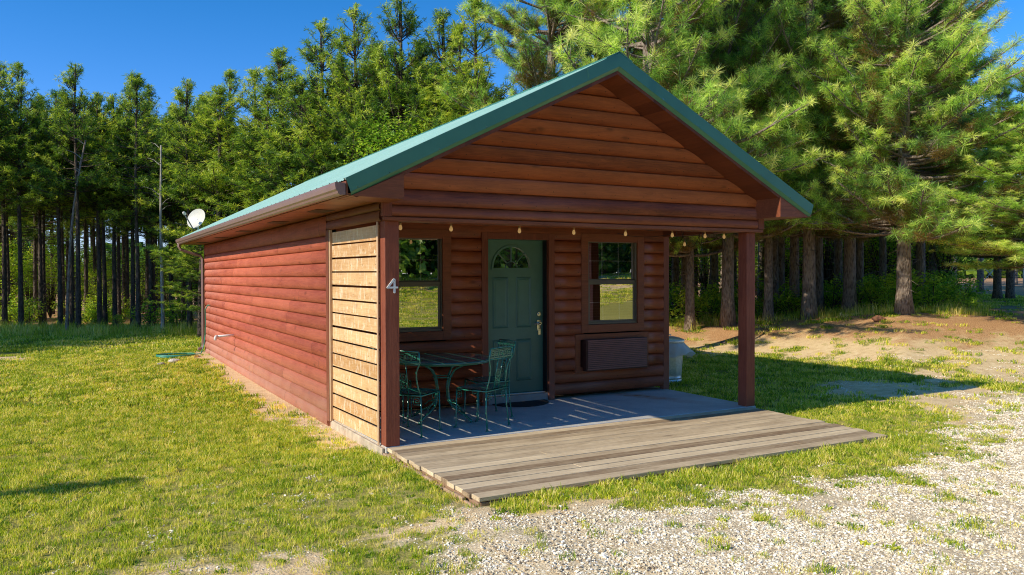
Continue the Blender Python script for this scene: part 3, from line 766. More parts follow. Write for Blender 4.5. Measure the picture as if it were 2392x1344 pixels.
# numeral four drawn as strokes with rounded ends
N4 = [(.072, 1.655), (.018, 1.560), (.110, 1.560)]
nx = .018
def stroke(mb, a, b, w, y0, y1):
    a = Vector(a); b = Vector(b); d = (b - a).normalized(); nrm = Vector((-d.y, d.x)) * w / 2; pts = []
    for k in range(7):
        an = PI * k / 6 - PI / 2; pts.append(b + d * math.cos(an) * w / 2 + nrm * math.sin(an))
    for k in range(7):
        an = PI * k / 6 - PI / 2; pts.append(a - d * math.cos(an) * w / 2 - nrm * math.sin(an))
    mb.extrude([(p.x, y0, p.y) for p in pts], (0, y1 - y0, 0))
stroke(mb, (.088, 1.642), (.024, 1.562), .019, -.013, -.001)
stroke(mb, (.024, 1.562), (.122, 1.562), .0185, -.0125, -.001)
stroke(mb, (.094, 1.640), (.094, 1.515), .0195, -.012, -.001)
hn = mb.build('house_number', M['white'], cabin); hn['label'] = 'white number 4 screwed to the post'
for zq in (1.628, 1.528):
    mb = MB(); disc(mb, .094, zq, .0025, -.0145, -.0115, 10); mb.build('screw', M['black'], hn)

# roof
YB = LL + .30
roof = empty('roof', (0, 0, 0)); roof.parent = cabin; roof['label'] = 'green ribbed metal gable roof'
mb = MB()
for sx in (-1, 1):
    xe = RX + sx * 3.005; ze = RZ - SL * 3.005
    prof = []; y = OH + .02; 
    nrm = Vector((sx * SL, 0, 1)).normalized()
    ys = []
    while y < YB:
        ys += [(y, 0), (y + .012, .019), (y + .034, .019), (y + .046, 0)]
        for kk in (1, 2): ys += [(y + .046 + kk * .06, 0), (y + .052 + kk * .06, .004), (y + .064 + kk * .06, .004), (y + .070 + kk * .06, 0)]
        y += .229
    for i in range(len(ys) - 1):
        (ya, ha), (yb, hb) = ys[i], ys[i + 1]
        if yb > YB + .05: break
        A0 = Vector((RX, ya, RZ)) + nrm * ha; B0 = Vector((xe, ya, ze)) + nrm * ha; A1 = Vector((RX, yb, RZ)) + nrm * hb; B1 = Vector((xe, yb, ze)) + nrm * hb
        mb.poly([A0, B0, B1, A1] if sx < 0 else [B0, A0, A1, B1])
mb.build('metal_sheet', M['roof'], roof)
mb = MB()   # ridge cap
capx = .17
for sx in (-1, 1):
    mb.extrude([(RX, OH - .006, RZ + .032), (RX + sx * capx, OH - .006, RZ + .032 - SL * capx), (RX + sx * (capx + .005), OH - .006, RZ + .012 - SL * capx), (RX, OH - .006, RZ + .024)], (0, YB - OH + .012, 0))
mb.build('ridge_cap', M['rake'], roof)
# decking below sheet
mb = MB()
for sx in (-1, 1):
    xe = RX + sx * 2.96
    mb.extrude([(RX, OH + .035, RZ - .008), (xe, OH + .035, RZ - .008 - SL * 2.96), (xe, OH + .035, RZ - .05 - SL * 2.96), (RX, OH + .035, RZ - .05)], (0, YB - OH - .07, 0))
mb.build('roof_deck', M['soffit_rake'], roof)
# rake trims, front and back
for (ya, dirn, nm) in ((OH, 1, 'front'), (YB, -1, 'back')):
    mb = MB(); mb2 = MB()
    for sx in (-1, 1):
        xe = RX + sx * 3.01
        def P(x, dz, dy): return (x, ya + dirn * dy, roofz(x) + dz)
        mb.poly([P(RX, .016, 0), P(xe, .016, 0), P(xe - sx * .045, -.128 - SL * 0 - .0, 0), P(RX, -.125, 0)])
        mb.poly([P(RX, .016, 0), P(xe, .016, 0), P(xe, .018, .10), P(RX, .018, .10)])
        mb2.poly([P(RX, -.1255, 0), P(xe - sx * .045, -.1285, 0), P(xe - sx * .06, -.170, .035), P(RX, -.170, .035)])
    mb.build('rake_trim', M['rake'], roof); mb2.build('rake_return', M['rake_low'], roof)
    if dirn == 1:
        mb = MB()
        for sx in (-1, 1):
            xc = RX + sx * .42
            mb.extrude([(RX, ya - .004, RZ + .018), (xc, ya - .004, roofz(xc) + .018), (xc + sx * -.03, ya - .004, roofz(xc - sx * .03) - .127), (RX, ya - .004, RZ - .127)], (0, .0025, 0))
        mb.build('ridge_lap', M['rake'], roof)
        for sx in (-1, 1):
            for q in (.6, 1.1, 1.6, 2.1, 2.6, 2.9):
                mb = MB(); xq = RX + sx * q; zq = roofz(xq) - .115; mb.extrude([(xq + .006 * math.cos(2 * PI * k / 8), ya - .005, zq + .006 * math.sin(2 * PI * k / 8)) for k in range(8)], (0, .0045, 0)); mb.build('screw', M['handle'], roof)
# sloping soffit under the rake, seen from below
mb = MB()
for sx in (-1, 1):
    mb.extrude([(RX, OH + .036, RZ - .18), (RX + sx * 2.9, OH + .036, RZ - .18 - SL * 2.9), (RX + sx * 2.9, OH + .036, RZ - .195 - SL * 2.9), (RX, OH + .036, RZ - .195)], (0, -OH - .04, 0))
    mb.extrude([(RX, OH + .03, RZ - .168), (RX + sx * 2.94, OH + .03, RZ - .168 - SL * 2.94), (RX + sx * 2.9, OH + .03, RZ - .205 - SL * 2.9), (RX, OH + .03, RZ - .205)], (0, .016, 0))
mb.build('rake_soffit', M['soffit_rake'], roof)
# boxed eave returns
for sx in (-1, 1):
    mb = MB()
    xo, xi = RX + sx * 2.955, RX + sx * 2.45
    mb.extrude([(xo, OH + .022, 2.398), (xi, OH + .022, 2.385), (xi, OH + .022, roofz(xi) - .185), (xo, OH + .022, roofz(xo) - .165)], (0, -OH - .03, 0))
    mb.build('eave_return', M['trim_x'], roof, bevel=.003)
# level eave soffits
for (xa, xb) in ((OX + .02, 0.0), (Wd, Wd + .50)):
    mb = MB(); mb.box((xa, OH + .03, 2.402), (xb, YB - .04, 2.418)); mb.build('eave_soffit', M['soffit'], roof)
for (xa, xb) in ((OX + .004, OX + .02), (Wd + .50, Wd + .518)):
    mb = MB(); mb.box((xa, OH + .03, 2.40), (xb, YB - .03, 2.53)); mb.build('eave_board', M['trim_y'], roof)
for yv in (1.2, 3.3, 5.7, 8.1, 10.4):
    mb = MB()
    for k in range(8): mb.box((-.33 + k * .022, yv, 2.394), (-.322 + k * .022, yv + .38, 2.4015))
    mb.box((-.35, yv - .015, 2.396), (-.14, yv + .395, 2.4005)); mb.build('soffit_vent', plain('vent_metal', (.05, .03, .02), .5), roof)
# gutter: K profile
gp = [(-.524, 2.51), (-.524, 2.405), (-.575, 2.400), (-.590, 2.415), (-.597, 2.435), (-.612, 2.45), (-.618, 2.485), (-.618, 2.512), (-.606, 2.514), (-.606, 2.50), (-.608, 2.455), (-.594, 2.44), (-.584, 2.418), (-.57, 2.408), (-.53, 2.412), (-.53, 2.51)]
mb = MB(); mb.extrude([(x, OH + .03, z) for x, z in gp], (0, YB - OH - .05, 0)); 
gcap = [(-.524, 2.51), (-.524, 2.405), (-.575, 2.400), (-.590, 2.415), (-.597, 2.435), (-.612, 2.45), (-.618, 2.485), (-.618, 2.512)]
mb.extrude([(x, OH + .026, z) for x, z in gcap], (0, .003, 0)); mb.extrude([(x, YB - .02, z) for x, z in gcap], (0, .003, 0))
gu = mb.build('gutter', M['gutter'], cabin); gu['label'] = 'brown metal gutter along the left eave'
mb = MB(); yb = LL + .03
dpath = [(-.57, yb + .05, 2.42), (-.57, yb + .05, 2.35), (-.53, yb + .04, 2.28), (-.30, yb + .02, 2.20), (-.12, yb, 2.15), (-.085, yb - .0, 2.08), (-.085, yb - .0, 1.0), (-.085, yb, .12), (-.10, yb - .02, .05), (-.2, yb - .05, .03)]
mb.tube(dpath, .036, 4); dn = mb.build('downspout', M['gutter'], cabin, bevel=.006)
# drain pipe out of the side wall
mb = MB(); mb.tube([(.0, 8.08, .585), (-.36, 8.06, .57)], .022, 12); mb.tube([(-.345, 8.06, .571), (-.375, 8.058, .565), (-.38, 8.058, .545), (-.38, 8.058, .50)], [.027, .027, .027, .027], 12)
pv = mb.build('drain_pipe', M['pvc'], cabin, True); pv['label'] = 'white plastic pipe sticking out of the side wall'

# ------------------------------------------------------------------ deck
deck = empty('deck', (0, -2.06, 0)); tag(deck, 'low deck of weathered grey-brown planks in front of the porch', 'deck')
mb = MB(); rs_ = random.Random(8)
y = -.004
for i in range(14):
    w = .1365; x1 = 4.90 + rs_.uniform(-.03, .03) - .02 * i * .4; x0 = .0 + rs_.uniform(-.012, .012)
    zz = -.004 + rs_.uniform(-.003, .003)
    xs = [x0] + sorted(rs_.sample([1.22, 2.44, 3.05, 3.66], 1 if rs_.random() < .6 else 0)) + [x1]
    for a, b in zip(xs[:-1], xs[1:]):
        mb.box((a + .0015, y - w + 2.06, zz - .036), (b - .0015, y + 2.06, zz + rs_.uniform(-.0015, .0015)))
    y -= .1455
pl = mb.build('planks', M['deck'], deck, bevel=.004)
mb = MB(); mb.box((.02, .03, -.2), (.06, 2.03, -.042)); mb.box((4.74, .03, -.2), (4.78, 2.03, -.042)); mb.box((.0, .035, -.2), (4.8, .075, -.045)); mb.build('joists', M['deck_side'], deck, bevel=.004)
mb = MB()
rs_ = random.Random(14)
y = 2.03
while y > .1:
    mb.box((-.035 + rs_.uniform(-.012, .008), y - .19, -.17), (-.008, y, -.042 + rs_.uniform(-.025, .004))); y -= .2
mb.build('brick_edging', plain('edging_brick', (.44, .29, .19), .9, var=.3, vs=14, bump=.8, bs=25), deck, bevel=.008)

# ------------------------------------------------------------------ door mat
mb = MB(); pts = [(.40, 0)] + [(.40 * math.cos(a), -.0 - .40 * math.sin(a) * .92) for a in [PI * k / 24 for k in range(1, 24)]] + [(-.40, 0)]
mb.extrude([(x, y, .002) for x, y in reversed(pts)], (0, 0, .012)); dm = mb.build('doormat', M['mat'], None, bevel=.003)
dm.location = (2.47, 1.73, 0); tag(dm, 'black half-round rubber doormat in front of the green door', 'doormat')

# ------------------------------------------------------------------ patio table and chairs
def greek_key(mb, x0, z0, s, y, r, flip=1):
    """square spiral motif made of thin bar"""
    P = [(0, 0), (1, 0), (1, 1), (.0, 1), (.0, .35), (.62, .35), (.62, .68), (.34, .68)]
    pts = [(x0 + flip * p[0] * s, y, z0 + p[1] * s) for p in P]
    for a, b in zip(pts[:-1], pts[1:]):
        mb.box((min(a[0], b[0]) - r, y - r * .6, min(a[2], b[2]) - r), (max(a[0], b[0]) + r, y + r * .6, max(a[2], b[2]) + r))
def make_chair():
    root = empty('patio_chair'); r = .0085
    # local frame: faces +y, backrest at y = -.2
    hw = .2; zs = .43
    for sx in (-1, 1):
        mb = MB(); mb.tube([(sx * .205, .215, 0), (sx * .2, .205, .02), (sx * .195, .2, zs - .01)], [.010, r, r], 8); mb.lathe([(.002, 0), (.019, .002), (.019, .006), (.008, .012)], (sx * .205, .216, 0), 12); mb.build('leg', M['iron'], root, True)
        mb = MB(); mb.tube([(sx * .215, -.225, 0), (sx * .2, -.20, .22), (sx * .19, -.195, zs)], [.010, r, r], 8); mb.lathe([(.002, 0), (.019, .002), (.019, .006), (.008, .012)], (sx * .215, -.226, 0), 12); mb.build('leg', M['iron'], root, True)
    mb = MB()   # seat pan, slightly dished, rounded corners
    n = 10; g = []
    def sx_(u, v):
        a = u * 2 - 1; b = v * 2 - 1; k = .215
        return (a * k * math.sqrt(max(0, 1 - b * b * .12)), b * k * math.sqrt(max(0, 1 - a * a * .10)), zs + .012 - .018 * (1 - a * a) * (1 - b * b))
    base = len(mb.v)
    for j in range(n + 1):
        for i in range(n + 1): mb.v.append(sx_(i / n, j / n))
    for j in range(n + 1):
        for i in range(n + 1): p = sx_(i / n, j / n); mb.v.append((p[0], p[1], p[2] - .006))
    Q = (n + 1) ** 2
    for j in range(n):
        for i in range(n):
            a = base + j * (n + 1) + i; mb.f.append((a, a + 1, a + n + 2, a + n + 1)); mb.m.append(0); mb.f.append((Q + a, Q + a + n + 1, Q + a + n + 2, Q + a + 1)); mb.m.append(0)
    mb.build('seat', M['iron'], root, True)
    mb = MB(); c = [(-.2, -.2), (.2, -.2), (.2, .2), (-.2, .2), (-.2, -.2)]
    for a, b in zip(c[:-1], c[1:]): mb.tube([(a[0], a[1], zs - .006), (b[0], b[1], zs - .006)], .008, 8)
    for sx in (-1, 1):
        greek_key(mb, sx * .18, zs - .10, .07, .2, .004, -sx)
        greek_key(mb, sx * .175, zs - .10, .07, -.2, .004, -sx)
    mb.build('seat_frame', M['iron'], root, True)
    mb = MB()   # back: curved uprights, key frieze, centre splat
    yb_ = lambda z: -.195 - .17 * max(0, z - zs)
    for sx in (-1, 1):
        ctrl = [(.19, zs), (.165, .52), (.158, .60), (.165, .68), (.20, .745), (.215, .77), (.215, .885)]
        pts = []
        for (x, z) in ctrl: pts.append((sx * x, yb_(z), z))
        mb.tube(pts, r, 8)
    for z in (.888, .772): mb.tube([(-.215, yb_(z), z), (0, yb_(z) - .012, z + (.008 if z > .8 else 0)), (.215, yb_(z), z)], r * .9, 8)
    for sx in (-1, 1): mb.tube([(sx * .045, yb_(zs), zs), (sx * .045, yb_(.77), .77)], .006, 6)
    mb.build('backrest_frame', M['iron'], root, True)
    mb = MB()
    for k in range(5): greek_key(mb, -.195 + k * .082, .790, .066, yb_(.83), .005, 1)
    mb.box((-.21, yb_(.83) - .002, .782), (.21, yb_(.83) + .002, .788)); mb.box((-.21, yb_(.83) - .002, .868), (.21, yb_(.83) + .002, .874))
    greek_key(mb, -.032, .585, .064, yb_(.62), .005, 1); greek_key(mb, -.032, .500, .064, yb_(.53), .005, 1)
    mb.build('key_pattern', M['iron'], root)
    return root
chair0 = make_chair()
def copy_tree(o, parent=None):
    c = o.copy(); COL.objects.link(c); c.parent = parent
    for ch in o.children: copy_tree(ch, c)
    return c
chairs = [((.525, .565), 38, 'green wrought iron chair beside the left post, backrest towards the viewer'),
          ((1.30, .50), 118, 'green wrought iron chair right in front of the table, nearest the deck'),
          ((1.66, 1.07), 178, 'green wrought iron chair between the table and the door, backrest against the doorway'),
          ((.56, 1.40), -35, 'green wrought iron chair in the corner behind the left post and the table')]
for i, ((x, y), hd, lab) in enumerate(chairs):
    c = chair0 if i == 0 else copy_tree(chair0)
    c.location = (x, y, .001); c.rotation_euler = (0, 0, math.radians(hd - 90)); tag(c, lab, 'chair', 'wrought iron chairs around the porch table')

tb = empty('patio_table', (1.10, 1.12, 0)); tag(tb, 'round dark green wrought iron table on curved legs in the porch corner', 'table')
mb = MB(); mb.lathe([(.0, .722), (.57, .722), (.592, .720), (.60, .712), (.60, .700), (.585, .694), (.0, .694)], n=64); mb.build('tabletop', M['table'], tb, True)
mb = MB(); mb.tube([(.56 * math.cos(a), .56 * math.sin(a), .688) for a in [2 * PI * k / 48 for k in range(49)]], .009, 8, caps=False)
mb.tube([(.11 * math.cos(a), .11 * math.sin(a), .50) for a in [2 * PI * k / 24 for k in range(25)]], .008, 8, caps=False)
mb.tube([(.30 * math.cos(a), .30 * math.sin(a), .665) for a in [2 * PI * k / 32 for k in range(33)]], .007, 8, caps=False); mb.build('apron_ring', M['iron'], tb, True)
for k in range(4):
    a = math.radians(28 + 90 * k); mb = MB(); c, s_ = math.cos(a), math.sin(a)
    P = [(.46, .69), (.32, .66), (.18, .59), (.115, .50), (.085, .38), (.09, .27), (.14, .17), (.24, .11), (.33, .075), (.40, .03), (.42, .008)]
    mb.tube([(r * c, r * s_, z) for r, z in P], [.013] * 9 + [.015, .017], 8)
    mb.tube([(.10 * c, .10 * s_, .21), (.20 * c, .20 * s_, .20), (.27 * c, .27 * s_, .15), (.25 * c, .25 * s_, .11), (.2 * c, .2 * s_, .13)], .008, 8)
    mb.build('leg', M['iron'], tb, True)

# ------------------------------------------------------------------ string lights
sl_ = empty('string_lights', (0, .2, 2.2)); tag(sl_, 'string of small amber bulbs hung behind the porch beam', 'string lights')
bx_ = [(.24, .205), (.80, .20), (1.62, .20), (2.33, .20), (3.06, .20), (3.77, .20), (4.30, .20), (4.62, .20)]
mb = MB(); pts = []
for i, (x, y) in enumerate(bx_):
    pts.append((x, y - .2, .035))
    if i < len(bx_) - 1: x2 = bx_[i + 1][0]; pts.append(((x + x2) / 2, y - .2, .015))
mb.tube(pts, .0035, 5)
# loose loops at the right end
def sag(a, b, d, n=12): return [tuple(Vector(a).lerp(Vector(b), k / n) + Vector((0, 0, -d * 4 * (k / n) * (1 - k / n)))) for k in range(n + 1)]
mb.tube(sag((4.0, .1, .03), (4.45, .25, .03), .20), .0035, 5); mb.tube(sag((4.35, .1, .03), (4.75, .6, .03), .17), .0035, 5); mb.tube(sag((4.0, .2, .03), (4.3, .4, .03), .12), .0035, 5)
mb.tube(sag((3.6, .9, .03), (4.3, .6, .03), .05), .0035, 5); mb.tube([(4.84, 1.2, .0), (4.84, 1.2, -.06)], .0035, 5); mb.tube([(4.62, 0, .03), (4.84, .6, .02), (4.84, 1.2, .02)], .0035, 5)
mb.build('cable', M['black'], sl_)
cap_me = MB().lathe([(.0, .018), (.011, .018), (.012, -.012), (.0, -.012)], n=12); blb = MB().lathe([(.010, -.010), (.013, -.018), (.0185, -.036), (.0195, -.046), (.015, -.058), (.006, -.065), (.0, -.066)], n=16); fl = MB().lathe([(.0, -.03), (.004, -.03), (.004, -.06), (0, -.06)], n=6)
b0 = blb.build('bulb', M['bulb'], sl_, True); c0 = cap_me.build('socket', M['bulb_cap'], b0, True); 
allb = [(x, y - .2, .004) for x, y in bx_] + [(4.84, 1.0, -.055)]
for i, p in enumerate(allb):
    if i == 0: b0.location = p; continue
    b = b0.copy(); COL.objects.link(b); b.parent = sl_; b.location = p
    for q in (c0,):
        cq = q.copy(); COL.objects.link(cq); cq.parent = b

# ------------------------------------------------------------------ trash can
tc = empty('trash_can', (5.93, 2.86, terrain(5.93, 2.86))); tag(tc, 'galvanised steel trash can with white liner behind the cabin corner', 'trash can')
def ribs(a, z): return 1 + (.016 * max(0, math.sin(a * 14)) if .16 < z < .56 else 0)
pr = [(.0, .02), (.215, .02), (.222, .0), (.226, .01), (.226, .05), (.222, .055), (.222, .075), (.228, .08), (.222, .09), (.222, .13), (.224, .16)] + [(.225 + .022 * k / 10, .17 + .04 * k) for k in range(11)] + [(.25, .60), (.258, .62), (.25, .64), (.252, .68), (.262, .69), (.255, .70)]
mb = MB(); mb.lathe(pr, n=84, fn=ribs); mb.build('body', M['galv'], tc, True)
mb = MB(); mb.lathe([(.268, .665), (.272, .69), (.270, .70), (.262, .708), (.20, .735), (.12, .752), (.0, .758)], n=48); mb.build('lid', M['galv'], tc, True)
mb = MB(); mb.tube([(-.07, 0, .75), (-.06, 0, .785), (.06, 0, .785), (.07, 0, .75)], .007, 8); mb.build('lid_handle', M['galv'], tc, True)
mb = MB(); n = 64; prof = []
def br(a, k):
    d = math.cos(a - math.radians(-20)); e = max(0, d) ** 2
    return [.256, .268 + .03 * e, .275 + .10 * e, .272 + .18 * e][k] * (1 + (.015 + .012 * k) * math.sin(a * 11 + k) + .01 * math.sin(a * 23))
zs_ = [.662, .60, .50, .41]; n0 = len(mb.v)
for k in range(4):
    for j in range(n):
        a = 2 * PI * j / n; r_ = br(a, k); e = max(0, math.cos(a - math.radians(-20)))
        mb.v.append((r_ * math.cos(a), r_ * math.sin(a), zs_[k] + (.02 * math.sin(a * 5) + .05 * e - .05 * math.sin(a * 2 + 1)) * (k / 3)))
for k in range(3):
    for j in range(n): mb.f.append((k * n + j, (k + 1) * n + j, (k + 1) * n + (j + 1) % n, k * n + (j + 1) % n)); mb.m.append(0)
mb.build('liner', M['bag'], tc, True)

# ------------------------------------------------------------------ satellite dish on the far roof corner
ds = empty('satellite_dish', (-.22, LL + .1, 2.60)); tag(ds, 'pale oval satellite dish mounted at the far end of the roof', 'satellite dish')
ax = Vector((-.78, -.52, .30)).normalized(); q = ax.to_track_quat('Z', 'Y').to_matrix()
mb = MB(); cdish = Vector((.02, .0, .40))
def dz(p): return tuple(cdish + q @ Vector(p))
n = 40; R0 = []
n0 = 0
for (rr_, h) in ((.0, -.05), (.08, -.047), (.16, -.035), (.22, -.018), (.26, .0), (.265, .003), (.26, -.008), (.16, -.045), (.0, -.06)):
    for k in range(n): a = 2 * PI * k / n; mb.v.append(dz((rr_ * 1.05 * math.cos(a), rr_ * .88 * math.sin(a), h)))
for i in range(8):
    for k in range(n): mb.f.append((i * n + k, i * n + (k + 1) % n, (i + 1) * n + (k + 1) % n, (i + 1) * n + k)); mb.m.append(0)
mb.build('reflector', plain('dish_paint', (.62, .60, .55), .5, var=.1), ds, True)
mb = MB(); lnb = cdish + ax * .34 + Vector((0, 0, -.02)); mb.tube([tuple(cdish + Vector((.02, 0, -.24))), tuple(cdish + ax * .10 + Vector((0, 0, -.26))), tuple(lnb)], .014, 8)
mb.build('arm', plain('dish_arm', (.10, .11, .11), .5), ds, True)
mb = MB(); mb.tube([tuple(lnb + Vector((.02, .10, 0))), tuple(lnb + Vector((-.02, -.10, .01)))], .035, 12); mb.build('receiver', plain('dish_receiver', (.45, .45, .42), .5), ds, True)
mb = MB(); mb.tube([(.06, .02, -.02), (.06, .02, .30), tuple(cdish - ax * .06)], .02, 10); mb.build('mast', M['galv'], ds, True)

# ------------------------------------------------------------------ hose
hz0 = terrain(-.3, 11.2)
mb = MB(); pts = [(-.03, 11.0, 1.05), (-.09, 11.05, 1.05), (-.13, 11.15, .95), (-.12, 11.2, .7), (-.12, 11.25, .4), (-.15, 11.25, .15), (-.22, 11.2, hz0 + .03)]
for k in range(60):
    a = k * .32; r_ = .28 + .05 * math.sin(k * .7); pts.append((-.75 + r_ * 1.2 * math.cos(a + .3), 11.0 + r_ * 1.3 * math.sin(a + .3), terrain(-.75, 11) + .03 + .0006 * k))
mb.tube(pts, .012, 6); ho = mb.build('garden_hose', M['hose'], None, True); tag(ho, 'green garden hose hanging at the far wall corner and coiled on the grass', 'garden hose')
# stones on the lawn
def stone(x, y, s, lab, col, seed):
    mb = MB(); rs = random.Random(seed); n = 10; m_ = 6
    for j in range(m_ + 1):
        for i in range(n):
            a = 2 * PI * i / n; b = PI * j / m_ - PI / 2; r_ = s * (1 + .28 * noise.noise(Vector((math.cos(a) * 1.3 * math.cos(b), math.sin(a) * 1.3, b + seed))))
            mb.v.append((r_ * 1.3 * math.cos(a) * math.cos(b), r_ * math.sin(a) * math.cos(b), s * .4 + r_ * .55 * math.sin(b)))
    for j in range(m_):
        for i in range(n): mb.f.append((j * n + i, j * n + (i + 1) % n, (j + 1) * n + (i + 1) % n, (j + 1) * n + i)); mb.m.append(0)
    o = mb.build('stone', col, None); o.location = (x, y, terrain(x, y)); tag(o, lab, 'stone'); return o
sm = plain('pale_stone', (.62, .56, .46), .85, var=.25, vs=20, bump=.6, bs=40)
x, y = at(405, 16.0); stone(x, y, .09, 'pale flat rock lying in the lawn near the hose coil', sm, 1)
x, y = at(375, 15.6); stone(x, y, .06, 'smaller grey stone left of the flat rock on the lawn', plain('grey_stone', (.4, .36, .3), .9, var=.2), 2)
x, y = at(2052, 17.6); stone(x, y, .13, 'reddish stump stone at the foot of the big pine', plain('red_stone', (.30, .13, .07), .9, var=.3), 3)
x, y = at(1690, 18.5); stone(x, y, .07, 'small dark rock on the reddish dirt right of the trash can', plain('dark_stone', (.16, .12, .11), .9, var=.3), 4)

# ------------------------------------------------------------------ trees
def tuft_arrays(cent, dirs, nn, ln, w, tint, rs, spread=1.05, axis=.28):
    """needles radiating from each tuft centre; returns verts (n,3), faces, tint"""
    T = len(cent); c = np.repeat(cent, nn, 0); d = np.repeat(dirs, nn, 0)
    v = rs.normal(size=(T * nn, 3)); v /= np.linalg.norm(v, axis=1)[:, None]
    nd = d * (1.0 - spread * .5) + v * spread; nd /= np.linalg.norm(nd, axis=1)[:, None]
    L = ln * rs.uniform(.6, 1.15, (T * nn, 1)) * np.repeat(rs.uniform(.5, 1.25, T), nn)[:, None]
    base = c + d * rs.uniform(-axis, axis * .3, (T * nn, 1)) * ln
    tip = base + nd * L; tip[:, 2] -= (L[:, 0] ** 2) * .35
    s = np.cross(nd, rs.normal(size=(T * nn, 3))); s /= np.linalg.norm(s, axis=1)[:, None] + 1e-9
    s *= w * .5
    mid = base + nd * L * .5
    V = np.empty((T * nn, 4, 3)); V[:, 0] = base; V[:, 1] = mid - s; V[:, 2] = tip; V[:, 3] = mid + s
    tn = np.repeat(tint, nn) + rs.normal(0, .05, T * nn)
    return V.reshape(-1, 3), T * nn, np.repeat(tn, 4)

def np_mesh(name, V, F4, tint, mats, extra=None):
    """quads mesh from numpy; extra = MB with material index 1"""
    nv = len(V); nf = len(F4); ev = extra.v if extra else []; ef = extra.f if extra else []
    me = bpy.data.meshes.new(name)
    allv = np.vstack([V, np.array(ev).reshape(-1, 3)]) if len(ev) else V
    me.vertices.add(len(allv)); me.vertices.foreach_set('co', allv.astype(np.float32).ravel())
    lens = np.concatenate([np.full(nf, 4), np.array([len(f) for f in ef], int)]) if len(ef) else np.full(nf, 4)
    idx = np.concatenate([F4.ravel(), np.array([i + nv for f in ef for i in f], int)]) if len(ef) else F4.ravel()
    me.loops.add(len(idx)); me.loops.foreach_set('vertex_index', idx.astype(np.int32))
    me.polygons.add(len(lens)); st = np.concatenate([[0], np.cumsum(lens)[:-1]]); me.polygons.foreach_set('loop_start', st.astype(np.int32)); 
    try: me.polygons.foreach_set('loop_total', lens.astype(np.int32))
    except Exception: pass
    for m in mats: me.materials.append(m)
    me.polygons.foreach_set('material_index', np.concatenate([np.zeros(nf, int), np.ones(len(ef), int)]).astype(np.int32))
    a = me.attributes.new('tint', 'FLOAT', 'POINT'); a.data.foreach_set('value', np.concatenate([tint, np.zeros(len(ev))]).astype(np.float32))
    me.update(calc_edges=True); me.validate(); return me

def pine_crown(name, seed, h, zb, R, nbr, nn, ln, w, mats, twig=.42, shape=1.0, low=.5, sparse=1.0, bs=.5, tpt=1, topb=.8):
    rs = np.random.default_rng(seed); C = []; D = []; T = []; br = MB()
    whorls = max(6, int(nbr / 5)); zsw = np.sort(rs.uniform(0, 1, whorls) ** .92)
    for b in range(nbr):
        t = min(.985, max(0, zsw[b % whorls] ** topb + rs.normal(0, .012)))
        z0 = zb + (h - zb) * t; az = rs.uniform(0, 2 * PI)
        prof = (low + (1 - low) * min(1, t * 3.2)) * (1 - t) ** (.75 * shape) + .07
        Lb = R * prof * rs.uniform(.55, 1.12)
        el = math.radians(-4 + 55 * t ** 1.3 + rs.normal(0, 8)); hd = np.array([math.cos(az), math.sin(az), 0.0])
        seg = 6; P = [np.array([0, 0, z0])]
        cur_el = el - .12
        for k in range(seg):
            cur_el += .10 + rs.normal(0, .05); az += rs.normal(0, .07); hd = np.array([math.cos(az), math.sin(az), 0.0])
            P.append(P[-1] + (hd * math.cos(cur_el) + np.array([0, 0, math.sin(cur_el)])) * Lb / seg)
        br.tube(P, [max(.006, bs * .045 * (Lb / R) * (1 - k / (seg + .5)) + .005) for k in range(seg + 1)], 4, caps=False)
        bt = rs.uniform(.25, .75)
        ntw = max(2, int(Lb / twig * 2.2))
        for q in range(ntw):
            f = .28 + .72 * (q + rs.uniform(0, 1)) / ntw; f = min(.999, f); k = int(f * seg); fr = f * seg - k
            p = P[k] * (1 - fr) + P[k + 1] * fr; dirb = (P[k + 1] - P[k]); dirb /= np.linalg.norm(dirb)
            sa = rs.choice([-1, 1]) * rs.uniform(.35, 1.05); ca, sn = math.cos(sa), math.sin(sa)
            td = np.array([dirb[0] * ca - dirb[1] * sn, dirb[0] * sn + dirb[1] * ca, dirb[2] + rs.uniform(-.05, .55)]); td /= np.linalg.norm(td)
            lt = Lb * .30 * (1.15 - f) * rs.uniform(.6, 1.3) + ln * .6
            if q == ntw - 1: td = dirb; lt = ln
            e = p + td * lt; br.tube([p, e], [.006 * bs + .003, .003], 3, caps=False)
            m = max(1, int(round(lt / (ln * 1.1) * tpt)))
            for s in range(m):
                if rs.uniform() > sparse: continue
                fs = 1 - s / max(1, m) * .8; cc = p + td * lt * fs
                up = td * .7 + np.array([0, 0, .55]) + rs.normal(0, .2, 3); up /= np.linalg.norm(up)
                C.append(cc); D.append(up); T.append(np.clip(bt + .2 * rs.normal() + .35 * (f - .6) - .14 * s, 0, 1))  # inner tufts tinted darker: shade within the crown put into the colour
    # leader
    for k in range(7): C.append(np.array([rs.normal(0, .05), rs.normal(0, .05), h - k * ln * .6])); D.append(np.array([0, 0, 1.])); T.append(.6)
    br.tube([(0, 0, h * .9), (0, 0, h)], [.02, .008], 4)
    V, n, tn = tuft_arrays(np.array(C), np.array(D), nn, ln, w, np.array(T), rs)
    F = np.arange(n * 4).reshape(-1, 4)
    return np_mesh(name, V, F, tn, mats, br)

